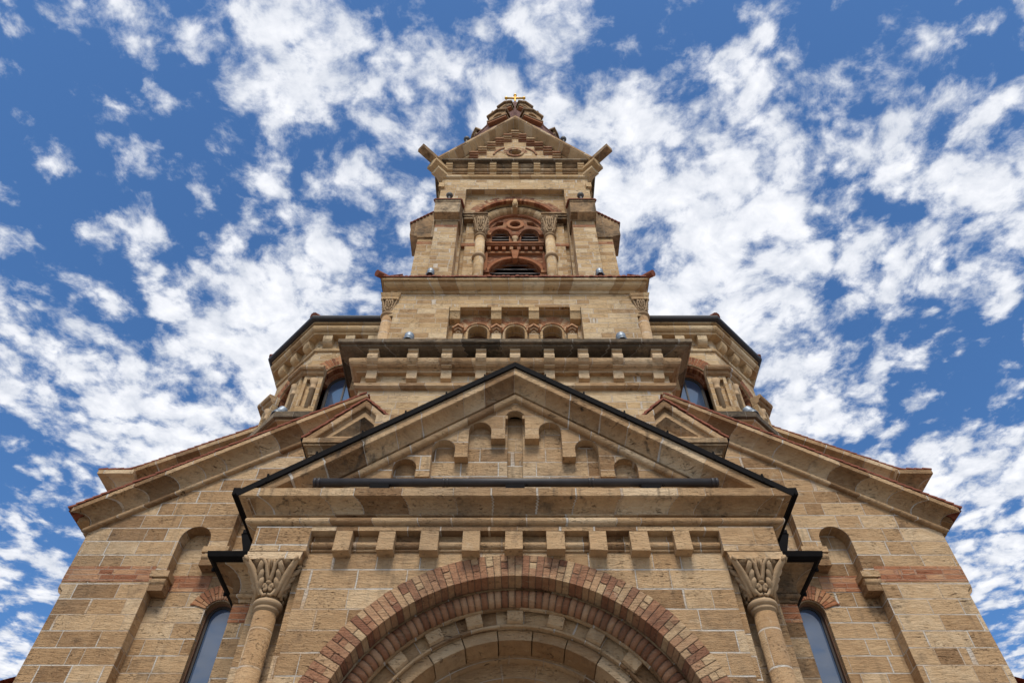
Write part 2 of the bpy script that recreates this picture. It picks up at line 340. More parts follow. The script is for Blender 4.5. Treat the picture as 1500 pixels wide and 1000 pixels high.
# ------------------------------------------------------------------ mesh builder
class MB:
    def __init__(s):
        s.v = []; s.f = []; s.uv = []; s.sm = []

    def vert(s, p):
        s.v.append(tuple(p)); return len(s.v) - 1

    def face(s, idx, uv=None, smooth=False):
        s.f.append(tuple(idx)); s.uv.append(uv); s.sm.append(smooth)

    def poly(s, pts, uv=None, smooth=False):
        s.face([s.vert(p) for p in pts], uv, smooth)

    def box(s, x0, x1, y0, y1, z0, z1, j=0.0, jit=None):
        q = [(x0, y0, z0), (x1, y0, z0), (x1, y1, z0), (x0, y1, z0), (x0, y0, z1), (x1, y0, z1), (x1, y1, z1), (x0, y1, z1)]
        s.hexa(q, j)

    def hexa(s, q, j=0.0):
        if j: q = [tuple(c + random.uniform(-j, j) for c in p) for p in q]
        i = [s.vert(p) for p in q]
        for f in ((0, 3, 2, 1), (4, 5, 6, 7), (0, 1, 5, 4), (1, 2, 6, 5), (2, 3, 7, 6), (3, 0, 4, 7)):
            s.face([i[k] for k in f])

    def plate(s, outer, holes, y0, y1, back=False, M=None, backskip=False):
        """slab in the XZ plane: front at y0, edges going back to y1; M maps (x,y,z)->world"""
        M = M or (lambda p: p)
        loops = [outer] + list(holes)
        tris = tessellate_polygon([[Vector((x, z, 0)) for x, z in lp] for lp in loops])
        flat = [p for lp in loops for p in lp]
        for yy in ((y0, y1) if back else (y0,)):
            ids = [s.vert(M((x, yy, z))) for x, z in flat]
            for t_ in tris: s.face([ids[k] for k in t_])
        for lp in loops:
            n = len(lp); u = 0
            for k in range(n):
                a, b = lp[k], lp[(k + 1) % n]
                L = math.hypot(b[0] - a[0], b[1] - a[1])
                sm = L < 0.2
                s.face([s.vert(M((a[0], y0, a[1]))), s.vert(M((b[0], y0, b[1]))), s.vert(M((b[0], y1, b[1]))), s.vert(M((a[0], y1, a[1])))],
                       [(u, 0), (u + L, 0), (u + L, y1 - y0), (u, y1 - y0)] if sm else None)
                u += L

    def sweep(s, path, prof, plane='h', base=0.0, closed=False, smooth=False, u0=0.0, seg=None):
        """plane 'h': path in XY at height base, profile (out,up), out = right of travel. plane 'v': path in XZ at y=base, profile (out=-y, up=left of travel)."""
        n = len(path); P_ = [Vector(p) for p in path]
        nor = []
        for i in range(n):
            def sn(a, b):
                d = (P_[b] - P_[a]).normalized()
                return Vector((d.y, -d.x)) if plane == 'h' else Vector((-d.y, d.x))
            if closed: n0, n1 = sn((i - 1) % n, i), sn(i, (i + 1) % n)
            else: n0 = sn(i - 1, i) if i > 0 else sn(0, 1); n1 = sn(i, i + 1) if i < n - 1 else n0
            m = n0 + n1; m = m / max(0.15, (m.length_squared / 2)); nor.append(m)
        us = [u0]
        for i in range(1, n + (1 if closed else 0)): us.append(us[-1] + (P_[i % n] - P_[i - 1]).length)
        vs = [0]; k = len(prof)
        for j in range(1, k + 1): vs.append(vs[-1] + math.hypot(prof[j % k][0] - prof[j - 1][0], prof[j % k][1] - prof[j - 1][1]))
        def pt(i, j):
            o, up = prof[j]
            if plane == 'h':
                q = P_[i] + nor[i] * o; return (q.x, q.y, base + up)
            q = P_[i] + nor[i] * up; return (q.x, base - o, q.y)
        ids = [[s.vert(pt(i, j)) for j in range(k)] for i in range(n)]
        for i in range(n if closed else n - 1):
            i2 = (i + 1) % n
            for j in range(k):
                j2 = (j + 1) % k
                s.face([ids[i][j], ids[i2][j], ids[i2][j2], ids[i][j2]],
                       [(us[i], vs[j]), (us[i + 1], vs[j]), (us[i + 1], vs[j + 1]), (us[i], vs[j + 1])], smooth)
        if not closed:
            s.face(ids[0][::-1]); s.face(ids[-1])

    def lathe(s, cx, cy, prof, n=20, a0=0.0, a1=2 * math.pi, smooth=True):
        full = abs(a1 - a0 - 2 * math.pi) < 1e-6
        m = n if full else n + 1
        ring = []
        for j, (r, z) in enumerate(prof):
            ring.append([s.vert((cx + r * math.cos(a0 + (a1 - a0) * i / n), cy + r * math.sin(a0 + (a1 - a0) * i / n), z)) for i in range(m)])
        vl = [0]
        for j in range(1, len(prof)): vl.append(vl[-1] + math.hypot(prof[j][0] - prof[j - 1][0], prof[j][1] - prof[j - 1][1]))
        rr = max(p[0] for p in prof)
        for j in range(len(prof) - 1):
            for i in range(n):
                i2 = (i + 1) % m
                u0_, u1_ = rr * (a1 - a0) * i / n, rr * (a1 - a0) * (i + 1) / n
                zz0 = prof[j][1] + (vl[j] * .001); zz1 = prof[j + 1][1]
                s.face([ring[j][i], ring[j][i2], ring[j + 1][i2], ring[j + 1][i]], [(u0_, zz0), (u1_, zz0), (u1_, zz1), (u0_, zz1)], smooth)
        if full:
            s.face(ring[0][::-1]); s.face(ring[-1])

    def tube(s, pts, rad, n=8, caps=True):
        pts = [Vector(p) for p in pts]; k = len(pts)
        rads = rad if isinstance(rad, (list, tuple)) else [rad] * k
        prev = None; ring = []
        for i in range(k):
            d = (pts[min(k - 1, i + 1)] - pts[max(0, i - 1)]).normalized()
            a = prev if prev is not None else (Vector((0, 0, 1)) if abs(d.z) < .9 else Vector((1, 0, 0)))
            x = (a - d * a.dot(d)).normalized(); y = d.cross(x); prev = x
            ring.append([s.vert(pts[i] + (x * math.cos(2 * math.pi * j / n) + y * math.sin(2 * math.pi * j / n)) * rads[i]) for j in range(n)])
        for i in range(k - 1):
            for j in range(n):
                s.face([ring[i][j], ring[i][(j + 1) % n], ring[i + 1][(j + 1) % n], ring[i + 1][j]], None, True)
        if caps: s.face(ring[0][::-1]); s.face(ring[-1])

    def ball(s, c, r, n=12, sz=1.0):
        s.lathe(c[0], c[1], [(max(1e-4, r * math.sin(math.pi * k / 8)), c[2] - r * sz * math.cos(math.pi * k / 8)) for k in range(9)], n)

    def vouss(s, cx, cz, r0, r1, y0, y1, a0, a1, n, gap=0.012, pattern=None, j=0.004, M=None, sub=1):
        """separate arch stones; pattern(i)->list of radial fractions"""
        M = M or (lambda p: p)
        da = (a1 - a0) / n
        for i in range(n):
            fr = pattern(i) if pattern else [0, 1]
            for k in range(len(fr) - 1):
                ra = r0 + (r1 - r0) * fr[k] + (gap / 2 if k > 0 else 0); rb = r0 + (r1 - r0) * fr[k + 1] - (gap / 2 if k < len(fr) - 2 else 0)
                yo = y0 + random.uniform(-j, j)
                jr = random.uniform(-j, j) * 2
                g0 = gap / 2 / ((r0 + r1) / 2)
                for q in range(sub):
                    b0 = a0 + da * i + (da * q / sub) + (g0 if q == 0 else 0); b1 = a0 + da * i + da * (q + 1) / sub - (g0 if q == sub - 1 else 0)
                    pts = []
                    for yy in (yo, y1):
                        for (rr, aa) in ((ra, b0), (rb + jr, b0), (rb + jr, b1), (ra, b1)):
                            pts.append(M((cx + rr * math.cos(aa), yy, cz + rr * math.sin(aa))))
                    if q == 0: base = [s.vert(p) for p in pts]; ids = base
                    else:
                        nv = [s.vert(pts[z_]) for z_ in (2, 3, 6, 7)]
                        ids = [ids[3], ids[2], nv[0], nv[1], ids[7], ids[6], nv[2], nv[3]]
                    fl = [(0, 1, 2, 3), (4, 7, 6, 5), (1, 5, 6, 2), (0, 3, 7, 4)]
                    if q == 0: fl.append((0, 4, 5, 1))
                    if q == sub - 1: fl.append((3, 2, 6, 7))
                    for f in fl: s.face([ids[z_] for z_ in f])

    def archring(s, cx, cz, r0, r1, y0, y1, a0=0.0, a1=math.pi, n=32, M=None, u0=0.0):
        M = M or (lambda p: p)
        for i in range(n):
            b0, b1 = a0 + (a1 - a0) * i / n, a0 + (a1 - a0) * (i + 1) / n
            c0, s0, c1, s1 = math.cos(b0), math.sin(b0), math.cos(b1), math.sin(b1)
            F = lambda r, y, c, q: M((cx + r * c, y, cz + r * q))
            u_, w_ = u0 + r1 * b0, u0 + r1 * b1
            s.poly([F(r0, y0, c0, s0), F(r1, y0, c0, s0), F(r1, y0, c1, s1), F(r0, y0, c1, s1)], [(u_, 0), (u_, r1 - r0), (w_, r1 - r0), (w_, 0)])
            s.poly([F(r0, y0, c0, s0), F(r0, y0, c1, s1), F(r0, y1, c1, s1), F(r0, y1, c0, s0)], [(u_, 0), (w_, 0), (w_, y1 - y0), (u_, y1 - y0)], True)
            s.poly([F(r1, y0, c0, s0), F(r1, y1, c0, s0), F(r1, y1, c1, s1), F(r1, y0, c1, s1)], [(u_, 0), (u_, y1 - y0), (w_, y1 - y0), (w_, 0)], True)
        for b in (a0, a1):
            c, q = math.cos(b), math.sin(b)
            s.poly([M((cx + r * c, y, cz + r * q)) for r, y in ((r0, y0), (r1, y0), (r1, y1), (r0, y1))])

    def build(s, name, mat, parent=None, bevel=0.0, smooth_angle=None):
        me = bpy.data.meshes.new(name)
        ox = Vector(parent.get('_o', (0, 0, 0))) if parent is not None else Vector((0, 0, 0))
        me.from_pydata([tuple(Vector(p) - ox) for p in s.v], [], s.f)
        bm = bmesh.new(); bm.from_mesh(me)
        bm.faces.ensure_lookup_table()
        L = bm.loops.layers.uv.new('UVMap')
        for i, f in enumerate(bm.faces):
            f.smooth = s.sm[i]
            uv = s.uv[i]
            if uv is None:
                f.normal_update(); n = f.normal
                ax = max(range(3), key=lambda k: abs(n[k]) + (0.15 if k == 1 else 0) + (-.2 if k == 2 else 0))
                for lp in f.loops:
                    c = lp.vert.co + ox
                    lp[L].uv = (c.y + 0.31, c.z) if ax == 0 else ((c.x, c.z) if ax == 1 else (c.x, c.y))
            else:
                for lp, q in zip(f.loops, uv): lp[L].uv = q
        bmesh.ops.remove_doubles(bm, verts=bm.verts, dist=1e-5)
        bmesh.ops.recalc_face_normals(bm, faces=bm.faces)
        bm.to_mesh(me); bm.free()
        me.materials.append(mat if not isinstance(mat, str) else MT[mat])
        ob = bpy.data.objects.new(name, me); col.objects.link(ob)
        if parent is not None: ob.parent = parent
        ob['_o'] = tuple(ox)
        return ob


def circ(cx, cz, r, a0, a1, n):
    return [(cx + r * math.cos(a0 + (a1 - a0) * i / n), cz + r * math.sin(a0 + (a1 - a0) * i / n)) for i in range(n + 1)]


def arc_open(cx, cz, r, z0, n=14):
    """arched opening outline, counter-clockwise from lower left"""
    return [(cx - r, z0), (cx + r, z0)] + circ(cx, cz, r, 0, math.pi, n)


def roll(o, u, r, n=8, a0=-90, a1=90):
    return [(o + r * math.cos(R(a0 + (a1 - a0) * i / n)), u + r * math.sin(R(a0 + (a1 - a0) * i / n))) for i in range(n + 1)]


def cavetto(o0, u0, o1, u1, n=6):
    """concave quarter from (o0,u0) low inside to (o1,u1) high outside"""
    return [(o1 - (o1 - o0) * math.cos(math.pi / 2 * i / n), u0 + (u1 - u0) * math.sin(math.pi / 2 * i / n)) for i in range(n + 1)]


def ovolo(o0, u0, o1, u1, n=6):
    return [(o0 + (o1 - o0) * math.sin(math.pi / 2 * i / n), u1 - (u1 - u0) * math.cos(math.pi / 2 * i / n)) for i in range(n + 1)]


def empty(name, loc, label, cat, group=None):
    o = bpy.data.objects.new(name, None); col.objects.link(o); o.location = loc; o.empty_display_size = 0.5
    o['label'] = label; o['category'] = cat; o['_o'] = tuple(loc)
    if group: o['group'] = group
    return o


church = empty('church', (0, 10.4, 0), 'tall pale stone church with a square bell tower, red brick arches and a gabled porch', 'church')


def part(m, name, mat, parent=None):
    return m.build(name, mat, parent if parent is not None else church)

# ------------------------------------------------------------------ ground
g = MB(); g.poly([(-400, -400, 0), (400, -400, 0), (400, 600, 0), (-400, 600, 0)])
gr = g.build('ground', 'ground'); gr['kind'] = 'structure'

SEGB = 10
# ================================================================== PORCH
PW = 3.36
# front wall with the doorway arch; corners are cut back for the nook columns
ac = 4.37
m = MB()
out = [(-2.70, 0), (2.70, 0), (2.70, 7.5), (-2.70, 7.5)]
hole = [(-2.59, 0.02), (2.59, 0.02)] + circ(0, ac, 2.59, 0, math.pi, 40)
m.plate(out, [hole], 8.0, 8.45)
for s in (-1, 1):
    # stepped rebate beside the nook column, and the side walls
    m.box(s * 2.70, s * 2.80, 8.09, 8.6, 0, 6.93)
    m.box(s * 2.80, s * 3.36, 8.36, 8.6, 0, 7.5)
    m.box(s * 3.10, s * 3.362, 8.601, 10.5, 0, 7.5)
porch = part(m, 'porch_wall', 'ashlar')
# entablature block over the columns
m = MB()
for s in (-1, 1):
    m = MB()
    a, b = sorted((s * 2.66, s * 3.38))
    m.box(a, b, 7.86, 8.362, 6.93, 7.302)
    a, b = sorted((s * 3.38, s * 3.10)); m.box(a, b, 8.361, 10.5, 6.931, 7.301)
    part(m, 'impost_block', 'ashlar', porch)
# arch orders, each deeper than the last
m = MB()
pat = lambda i: [0, 1] if i % 2 == 0 else ([0, .5, 1] if i % 4 == 1 else [0, .36, .68, 1])
m.vouss(0, ac, 2.29, 2.59, 7.992, 8.28, 0, math.pi, 84, 0.009, pat, 0.004)
part(m, 'brick_arch', 'voussoir', porch)
m = MB(); m.archring(0, ac, 2.294, 2.585, 8.001, 8.27, n=48)
part(m, 'mortar_bed', 'mortar', porch)
m = MB()
nb = 78
for i in range(nb):
    a0 = math.pi * i / nb + .003; a1 = math.pi * (i + 1) / nb - .003
    dr = random.uniform(-.004, .004)
    prof = [(2.185 + dr + .105 * math.cos(R(t)), 8.36 - .12 * math.sin(R(t))) for t in range(-20, 201, 22)]
    for k in range(len(prof) - 1):
        (ra, ya), (rb, yb) = prof[k], prof[k + 1]
        m.poly([(r_ * math.cos(a), y_, ac + r_ * math.sin(a)) for r_, y_, a in ((ra, ya, a0), (rb, yb, a0), (rb, yb, a1), (ra, ya, a1))], None, True)
    for a in (a0, a1): m.poly([(r_ * math.cos(a), y_, ac + r_ * math.sin(a)) for r_, y_ in prof])
part(m, 'roll_moulding', 'rollbrick', porch)
m = MB()
for i in range(60):
    a0, a1 = math.pi * i / 60, math.pi * (i + 1) / 60
    prof = [(2.185 + .098 * math.cos(R(t)), 8.36 - .112 * math.sin(R(t))) for t in range(-20, 201, 22)]
    for k in range(len(prof) - 1):
        (ra, ya), (rb, yb) = prof[k], prof[k + 1]
        m.poly([(r_ * math.cos(a), y_, ac + r_ * math.sin(a)) for r_, y_, a in ((ra, ya, a0), (rb, yb, a0), (rb, yb, a1), (ra, ya, a1))], None, True)
part(m, 'mortar_bed', 'mortar', porch)
m = MB()
m.archring(0, ac, 2.285, 2.60, 8.30, 8.36, n=40)
m.archring(0, ac, 2.065, 2.30, 8.38, 8.44, n=40)
m.archring(0, ac, 1.88, 2.10, 8.49, 8.75, n=40)
m.archring(0, ac, 1.872, 1.90, 8.455, 8.50, n=40)
part(m, 'arch_fillet', 'trim', porch)
for i in range(-6, 7):
    aa = math.pi / 2 + R(15.0) * i
    b = MB()
    rr0, rr1 = 1.905, 2.062; hw = .10
    prof = [(8.50, rr1), (8.41, rr1), (8.392, rr1 - .03), (8.396, rr1 - .08), (8.415, rr0 + .02), (8.45, rr0), (8.50, rr0)]
    e = Vector((math.cos(aa), 0, math.sin(aa))); t_ = Vector((-math.sin(aa), 0, math.cos(aa)))
    A = [e * r_ + t_ * -hw + Vector((0, y_, ac)) for y_, r_ in prof]; B = [e * r_ + t_ * hw + Vector((0, y_, ac)) for y_, r_ in prof]
    b.poly(A); b.poly(B[::-1])
    for k in range(len(prof)): k2 = (k + 1) % len(prof); b.poly([A[k], A[k2], B[k2], B[k]])
    part(b, 'billet', 'block', porch)
m = MB(); m.vouss(0, ac, 1.735, 1.868, 8.54, 8.95, 0, math.pi, 13, 0.012, None, 0.004, sub=4); part(m, 'stone_arch', 'block', porch)
m = MB()
m.archring(0, ac, 1.70, 1.78, 8.93, 9.10, n=36)
m.archring(0, ac, 1.52, 1.72, 9.08, 9.36, n=36)
m.archring(0, ac, 1.36, 1.54, 9.30, 9.56, n=36)
for s in (-1, 1):
    for r0_, r1_, y0_, y1_ in ((2.29, 2.592, 7.995, 8.3), (2.05, 2.30, 8.30, 8.52), (1.74, 2.06, 8.52, 8.95), (1.36, 1.75, 8.95, 9.56)):
        a, b = sorted((s * r0_, s * r1_)); m.box(a, b, y0_, y1_, 0, ac)
part(m, 'inner_arch', 'ashlar', porch)
m = MB(); m.plate([(-1.6, 3.6), (1.6, 3.6)] + circ(0, ac, 1.6, 0, math.pi, 24), [], 9.5, 9.6); part(m, 'tympanum', 'ashlar', porch)
m = MB()
for k in range(8): m.box(-1.38 + k * .345, -1.045 + k * .345 - .004, 9.42 + .01 * (k % 2), 9.55, 0.05, 3.62)
door = part(m, 'door', 'wood')
m = MB(); m.box(.05, .10, 9.36, 9.40, 1.0, 1.3); part(m, 'handle', 'black', door)

# corbel frieze and cornice
m = MB()
m.box(-2.66, 2.66, 7.862, 8.002, 7.235, 7.30)
m.sweep([(-2.655, 0), (2.655, 0)], [(q[0] - 0, q[1]) for q in [(0, -.10)] + roll(0.03, 0.0, .06) + [(0, .10)]], 'v', 0) if False else None
part(m, 'frieze_band', 'trim', porch)
m = MB()
m.sweep([(-2.655, 8.0), (2.655, 8.0)], [(-.02, 7.00), (.02, 7.00), (.03, 7.02)] + roll(.015, 7.085, .05) + [(.01, 7.15), (.01, 7.234), (-.02, 7.234)], 'h', 0, smooth=False)
part(m, 'recess_roll', 'trim', porch)
for i in range(-4, 5):
    b = MB(); x = i * .547 - .02 + random.uniform(-.015, .015); hw = .112 + random.uniform(-.008, .008); zb = 6.935 + random.uniform(-.015, .015)
    q = [(x - hw, 7.835, zb), (x + hw, 7.835, zb), (x + hw, 8.0, zb), (x - hw, 8.0, zb), (x - hw, 7.864, 7.236), (x + hw, 7.864, 7.236), (x + hw, 8.0, 7.236), (x - hw, 8.0, 7.236)]
    b.hexa(q, .004); part(b, 'corbel', 'block', porch)
path = [(-PW, 10.5), (-PW, 8.0), (PW, 8.0), (PW, 10.5)]
m = MB()
prof = [(-.05, 7.30), (.10, 7.30), (.135, 7.32)] + roll(.135, 7.375, .055, 8) + [(.13, 7.44), (.10, 7.452), (.10, 7.475), (.13, 7.482)]
m.sweep(path, prof + [(.13, 7.50), (-.05, 7.50)], 'h')
pc = part(m, 'porch_cornice', 'trim')
m = MB()
m.sweep(path, [(-.05, 7.49), (.10, 7.502)] + cavetto(.10, 7.51, .30, 7.645) + [(.33, 7.655), (.33, 7.78), (-.05, 7.84)], 'h')
part(m, 'cavetto_slab', 'streaked', pc)

# gable
ax = 10.36; slope = (10.36 - 7.78) / 3.69
m = MB()
gz = lambda x: ax - .42 - abs(x) * slope
hl = []
# stepped blind arcade rising to the middle (one continuous sunk panel)
cols = [(1.60, .17, 8.42), (1.06, .17, 8.79), (.53, .17, 9.15), (0.0, .15, 9.42)]
right = [(1.77, 7.86)]
for k, (cx, r, sp) in enumerate(cols):
    pts = circ(cx, sp, r, 0, math.pi if k < 3 else math.pi / 2, 10)
    right += pts
    if k < 3:
        nx = cols[k + 1][0] + cols[k + 1][1]
        zb = sp - .17
        # pendant between this arch and the next
        right += [(cx - r, zb + .0), (nx, zb)]
left = [(-x, z) for x, z in right[::-1]]
panel = [p for p in right] + left[1:]
m.plate([(-3.30, 7.80), (3.30, 7.80), (3.30, 7.86), (0, gz(0)), (-3.30, 7.86)], [panel], 8.0, 8.14)
for q_ in (-1, 1): m.box(*sorted((q_ * .115, q_ * 2.2)), 8.141, 8.32, 7.80, 9.62)
m.box(-.2, .2, 8.23, 8.315, 7.80, 9.62)
gab = part(m, 'porch_gable', 'ashlar')
for k, (cx, r, sp) in enumerate(cols[:3]):
    nx = cols[k + 1][0] + cols[k + 1][1]; zb = sp - .17
    for s in (-1, 1):
        b = MB(); a0, a1 = sorted((s * (cx - r), s * nx)); b.box(a0 - .004, a1 + .004, 7.992, 8.13, zb - .005, zb + .075); part(b, 'pendant_block', 'block', gab)
for s in (-1, 1):
    b = MB(); b.box(*sorted((s * .112, s * .152)), 8.004, 8.139, 9.40, 9.47); part(b, 'pendant_block', 'block', gab)
rp = [(-3.69, 7.78), (0, ax), (3.69, 7.78)]
m = MB()
m.sweep(rp, [(-.2, -.50), (.02, -.50)] + roll(.035, -.445, .055) + [(.03, -.385), (-.2, -.385)], 'v', 8.0)
rk = part(m, 'raking_cornice', 'trim')
m = MB()
m.sweep(rp, [(-.2, -.384), (.09, -.384)] + cavetto(.09, -.375, .27, -.235) + [(.30, -.225), (.30, -.10), (-.2, -.10)], 'v', 8.0)
part(m, 'cavetto_slab', 'streaked', rk)
m = MB()
m.sweep([(-3.76, 7.735), (0, ax + .005), (3.76, 7.735)], [(-.3, -.099), (.312, -.099), (.322, -.108), (.340, -.108), (.340, -.02), (.30, .0), (-.3, .0)], 'v', 8.0)
for s in (-1, 1):     # standing seams where the sheets lap
    for k in range(1, 7):
        x = s * (k * .58 - .1); z = ax + .005 - abs(x) * slope
        m.hexa([(x - .012, 7.653, z - .12), (x + .012, 7.653, z - .12), (x + .012, 8.25, z - .10), (x - .012, 8.25, z - .10), (x - .012, 7.653, z + .012), (x + .012, 7.653, z + .012), (x + .012, 8.25, z + .02), (x - .012, 8.25, z + .02)])
part(m, 'metal_coping', 'black', rk)
m = MB()
for s in (-1, 1): m.poly([(s * 3.70, 7.75, 7.80), (s * 3.70, 10.5, 7.80), (0, 10.5, ax + .03), (0, 7.75, ax + .03)], [(0, 0), (2.7, 0), (2.7, 4.5), (0, 4.5)])
part(m, 'porch_roof', 'black')
for s in (-1, 1):
    m = MB(); m.box(*sorted((s * 3.69, s * 3.80)), 7.70, 10.45, 7.70, 7.81)
    part(m, 'gutter', 'black', pc)
for s in (-1, 1):
    d = MB()
    d.hexa([(s * 3.66, 8.94, 7.45), (s * 3.86, 8.94, 7.45), (s * 3.86, 9.14, 7.45), (s * 3.66, 9.14, 7.45), (s * 3.72, 8.90, 7.93), (s * 4.03, 8.90, 7.93), (s * 4.03, 9.20, 7.93), (s * 3.72, 9.20, 7.93)])
    d.box(*sorted((s * 3.72, s * 4.01)), 8.89, 9.19, 7.931, 7.99)
    part(d, 'rain_hopper', 'black')

# nook columns with leaf capitals
def capital(cx, cy, z0, z1, r0, hw, parent, mat='carved', faces=((0, -1), (1, 0), (-1, 0)), k=1.0):
    """bell growing from a round neck to a square abacus, wrapped in curling leaves"""
    H = z1 - z0
    m = MB(); n = 32; rows = 10; ring = []
    def surf(ang, f, off=0.0):
        sq = hw * 0.90 / max(abs(math.cos(ang)), abs(math.sin(ang)))
        q = f ** 1.9
        r = r0 * .96 * (1 - q) + min(sq, hw * 1.16) * q + off
        return Vector((cx + r * math.cos(ang), cy + r * math.sin(ang), z0 + H * f))
    for j in range(rows + 1):
        ring.append([m.vert(surf(2 * math.pi * i / n, j / rows)) for i in range(n)])
    for j in range(rows):
        for i in range(n): m.face([ring[j][i], ring[j][(i + 1) % n], ring[j + 1][(i + 1) % n], ring[j + 1][i]], None, True)
    m.face(ring[0][::-1]); m.face(ring[-1])
    part(m, 'capital', 'bell', parent); m = MB()
    for (fx, fy) in faces:
        a = math.atan2(fy, fx)
        S = lambda t, f, o: surf(a + t, f, o * k)
        for sg in (-1, 1):
            # the forked stem from the middle out to the upper corners
            m.tube([S(sg * .06, .40, .012), S(sg * .10, .52, .030), S(sg * .16, .68, .036), S(sg * .20, .84, .040), S(sg * .30, .96, .040), S(sg * .42, .985, .03), S(sg * .50, .90, .03)],
                   [v * k for v in (.022, .026, .024, .022, .022, .018, .012)], 7)
            m.tube([S(sg * .03, .60, .02), S(sg * .10, .80, .02), S(sg * .12, .97, .02)], [v * k for v in (.010, .012, .014)], 6)
            # volute at the foot
            cxv, czv = .20, .26
            m.tube([S(sg * (cxv + .15 * math.cos(q) * (1 - q / 11)), czv + .11 * math.sin(q) * (1 - q / 11), .022) for q in [i * .55 for i in range(16)]], [(.024 - .0008 * i) * k for i in range(16)], 7)
            m.tube([S(sg * .06, .10, .012), S(sg * .30, .07, .016), S(sg * .48, .16, .022), S(sg * .56, .32, .026)], [v * k for v in (.014, .020, .024, .020)], 7)
            # corner leaf: long rib running up to the abacus corner with lobes
            m.tube([S(sg * .58, .08, .012), S(sg * .66, .30, .030), S(sg * .72, .55, .040), S(sg * .76, .80, .052), S(sg * .77, .95, .075), S(sg * .74, .99, .095), S(sg * .70, .90, .10)],
                   [v * k for v in (.026, .034, .038, .036, .032, .026, .014)], 8)
            for q, f0 in enumerate((.36, .56, .76)):
                m.tube([S(sg * .68, f0 - .14, .016), S(sg * (.56 - .01 * q), f0 - .06, .030), S(sg * (.45 - .015 * q), f0 + .03, .042), S(sg * (.385 - .01 * q), f0 + .11, .046), S(sg * (.40 - .01 * q), f0 + .16, .034), S(sg * (.45 - .01 * q), f0 + .165, .02)],
                       [v * k for v in (.018, .030, .036, .030, .022, .010)], 8)
                m.tube([S(sg * .60, f0 - .07, .050), S(sg * (.48 - .015 * q), f0 + .03, .066), S(sg * (.42 - .01 * q), f0 + .10, .064)], [v * k for v in (.006, .010, .008)], 5)
        m.ball(S(0, .40, .02), .040 * k, 10, 0.6)
        m.tube([S(0, .74, .02), S(0, .88, .03), S(0, .97, .03)], [v * k for v in (.008, .018, .022)], 6)
    part(m, 'capital_leaves', mat, parent)


CX, CY = 3.045, 8.14
for s in (-1, 1):
    m = MB(); m.lathe(s * CX, CY, [(.150, 0.0), (.147, 3), (.136, 6.27)], 28)
    c = part(m, 'porch_column', 'drum')
    m = MB()
    m.lathe(s * CX, CY, [(.136, 6.20)] + [(.148 + .036 * math.cos(R(t)), 6.315 + .038 * math.sin(R(t))) for t in range(-90, 91, 18)] + [(.15, 6.365), (.136, 6.37)], 28)
    m.lathe(s * CX, CY, [(.136, 6.225), (.155, 6.235), (.155, 6.262), (.136, 6.272)], 28)
    part(m, 'neck_ring', 'carved', c)
    capital(s * CX, CY, 6.355, 6.80, .152, .335, c)
    m = MB()
    m.hexa([(s * CX - .335, CY - .300, 6.80), (s * CX + .335, CY - .300, 6.80), (s * CX + .335, CY + .25, 6.80), (s * CX - .335, CY + .25, 6.80),
            (s * CX - .352, CY - .272, 6.929), (s * CX + .352, CY - .272, 6.929), (s * CX + .352, CY + .25, 6.929), (s * CX - .352, CY + .25, 6.929)])
    part(m, 'abacus', 'trim', c)

# low piers between the porch and the main wall, with box gutters
for s in (-1, 1):
    m = MB(); m.box(*sorted((s * 3.2, s * 3.93)), 9.20, 10.74, 0, 7.08)
    pier = part(m, 'porch_pier', 'stained' if s > 0 else 'ashlar')
    m = MB(); m.box(*sorted((s * 3.2, s * 3.935)), 9.195, 10.74, 6.70, 6.97); part(m, 'brick_band', 'band', pier)
    pth = [(-3.93, 10.7), (-3.93, 9.20), (-3.3, 9.20)] if s < 0 else [(3.3, 9.20), (3.93, 9.20), (3.93, 10.7)]
    m = MB(); m.sweep(pth, [(-.1, 6.985), (.02, 6.985), (.03, 7.03)] + roll(.03, 7.075, .04) + [(.05, 7.125), (.05, 7.15)] + cavetto(.05, 7.16, .30, 7.42) + [(.31, 7.44), (-.1, 7.44)], 'h')
    part(m, 'pier_cornice', 'dark_trim' if s > 0 else 'trim', pier)
    m = MB(); m.sweep(pth, [(.24, 7.442), (.36, 7.442), (.415, 7.47), (.43, 7.53), (.43, 7.55), (.40, 7.55), (.24, 7.52)], 'h')
    x0 = 3.93 + .43
    for yy in (9.1, 9.75): m.box(*sorted((s * (x0 - .1), s * (x0 + .008))), yy, yy + .03, 7.44, 7.552)
    part(m, 'gutter', 'black', pier)
    m = MB(); m.poly([(s * 4.25, 8.85, 7.51), (s * 4.25, 10.5, 7.51), (s * 3.3, 10.5, 8.1), (s * 3.3, 9.6, 8.1), (s * 3.3, 8.85, 7.56)])
    part(m, 'pier_roof', 'black', pier)

# the long metal tube lying on the porch cornice
m = MB()
yt, zt, rt = 7.765, 7.95, .060
m.tube([(-2.75, yt, zt), (2.77, yt, zt)], rt, 20)
tube = m.build('metal_tube', 'tube')
tube['label'] = 'long dark grey metal tube lying across the porch cornice in front of the gable'; tube['category'] = 'metal tube'
for x in (-2.745, -2.69, 2.71, 2.765, -.98, -.93, 1.02, 1.07):
    m = MB(); m.lathe(0, 0, [(rt + .003, -.018), (rt + .006, -.01), (rt + .006, .01), (rt + .003, .018)], 20)
    m.v = [(x + z_, yt + a_, zt + b_) for a_, b_, z_ in m.v]
    m.build('clamp_ring', 'tube', tube)
for x in (-1.85, 0.0, 1.85):
    m = MB(); m.box(x - .13, x + .13, yt - .04, yt + .06, 7.80, 7.90); m.box(x - .15, x + .15, yt - .06, yt + .08, 7.792, 7.806)
    m.tube([(x + .14, yt - .045, 7.84), (x + .16, yt - .07, 7.87), (x + .175, yt - .07, 7.85), (x + .16, yt - .06, 7.832)], .006, 6)
    m.build('support_bracket', 'black', tube)

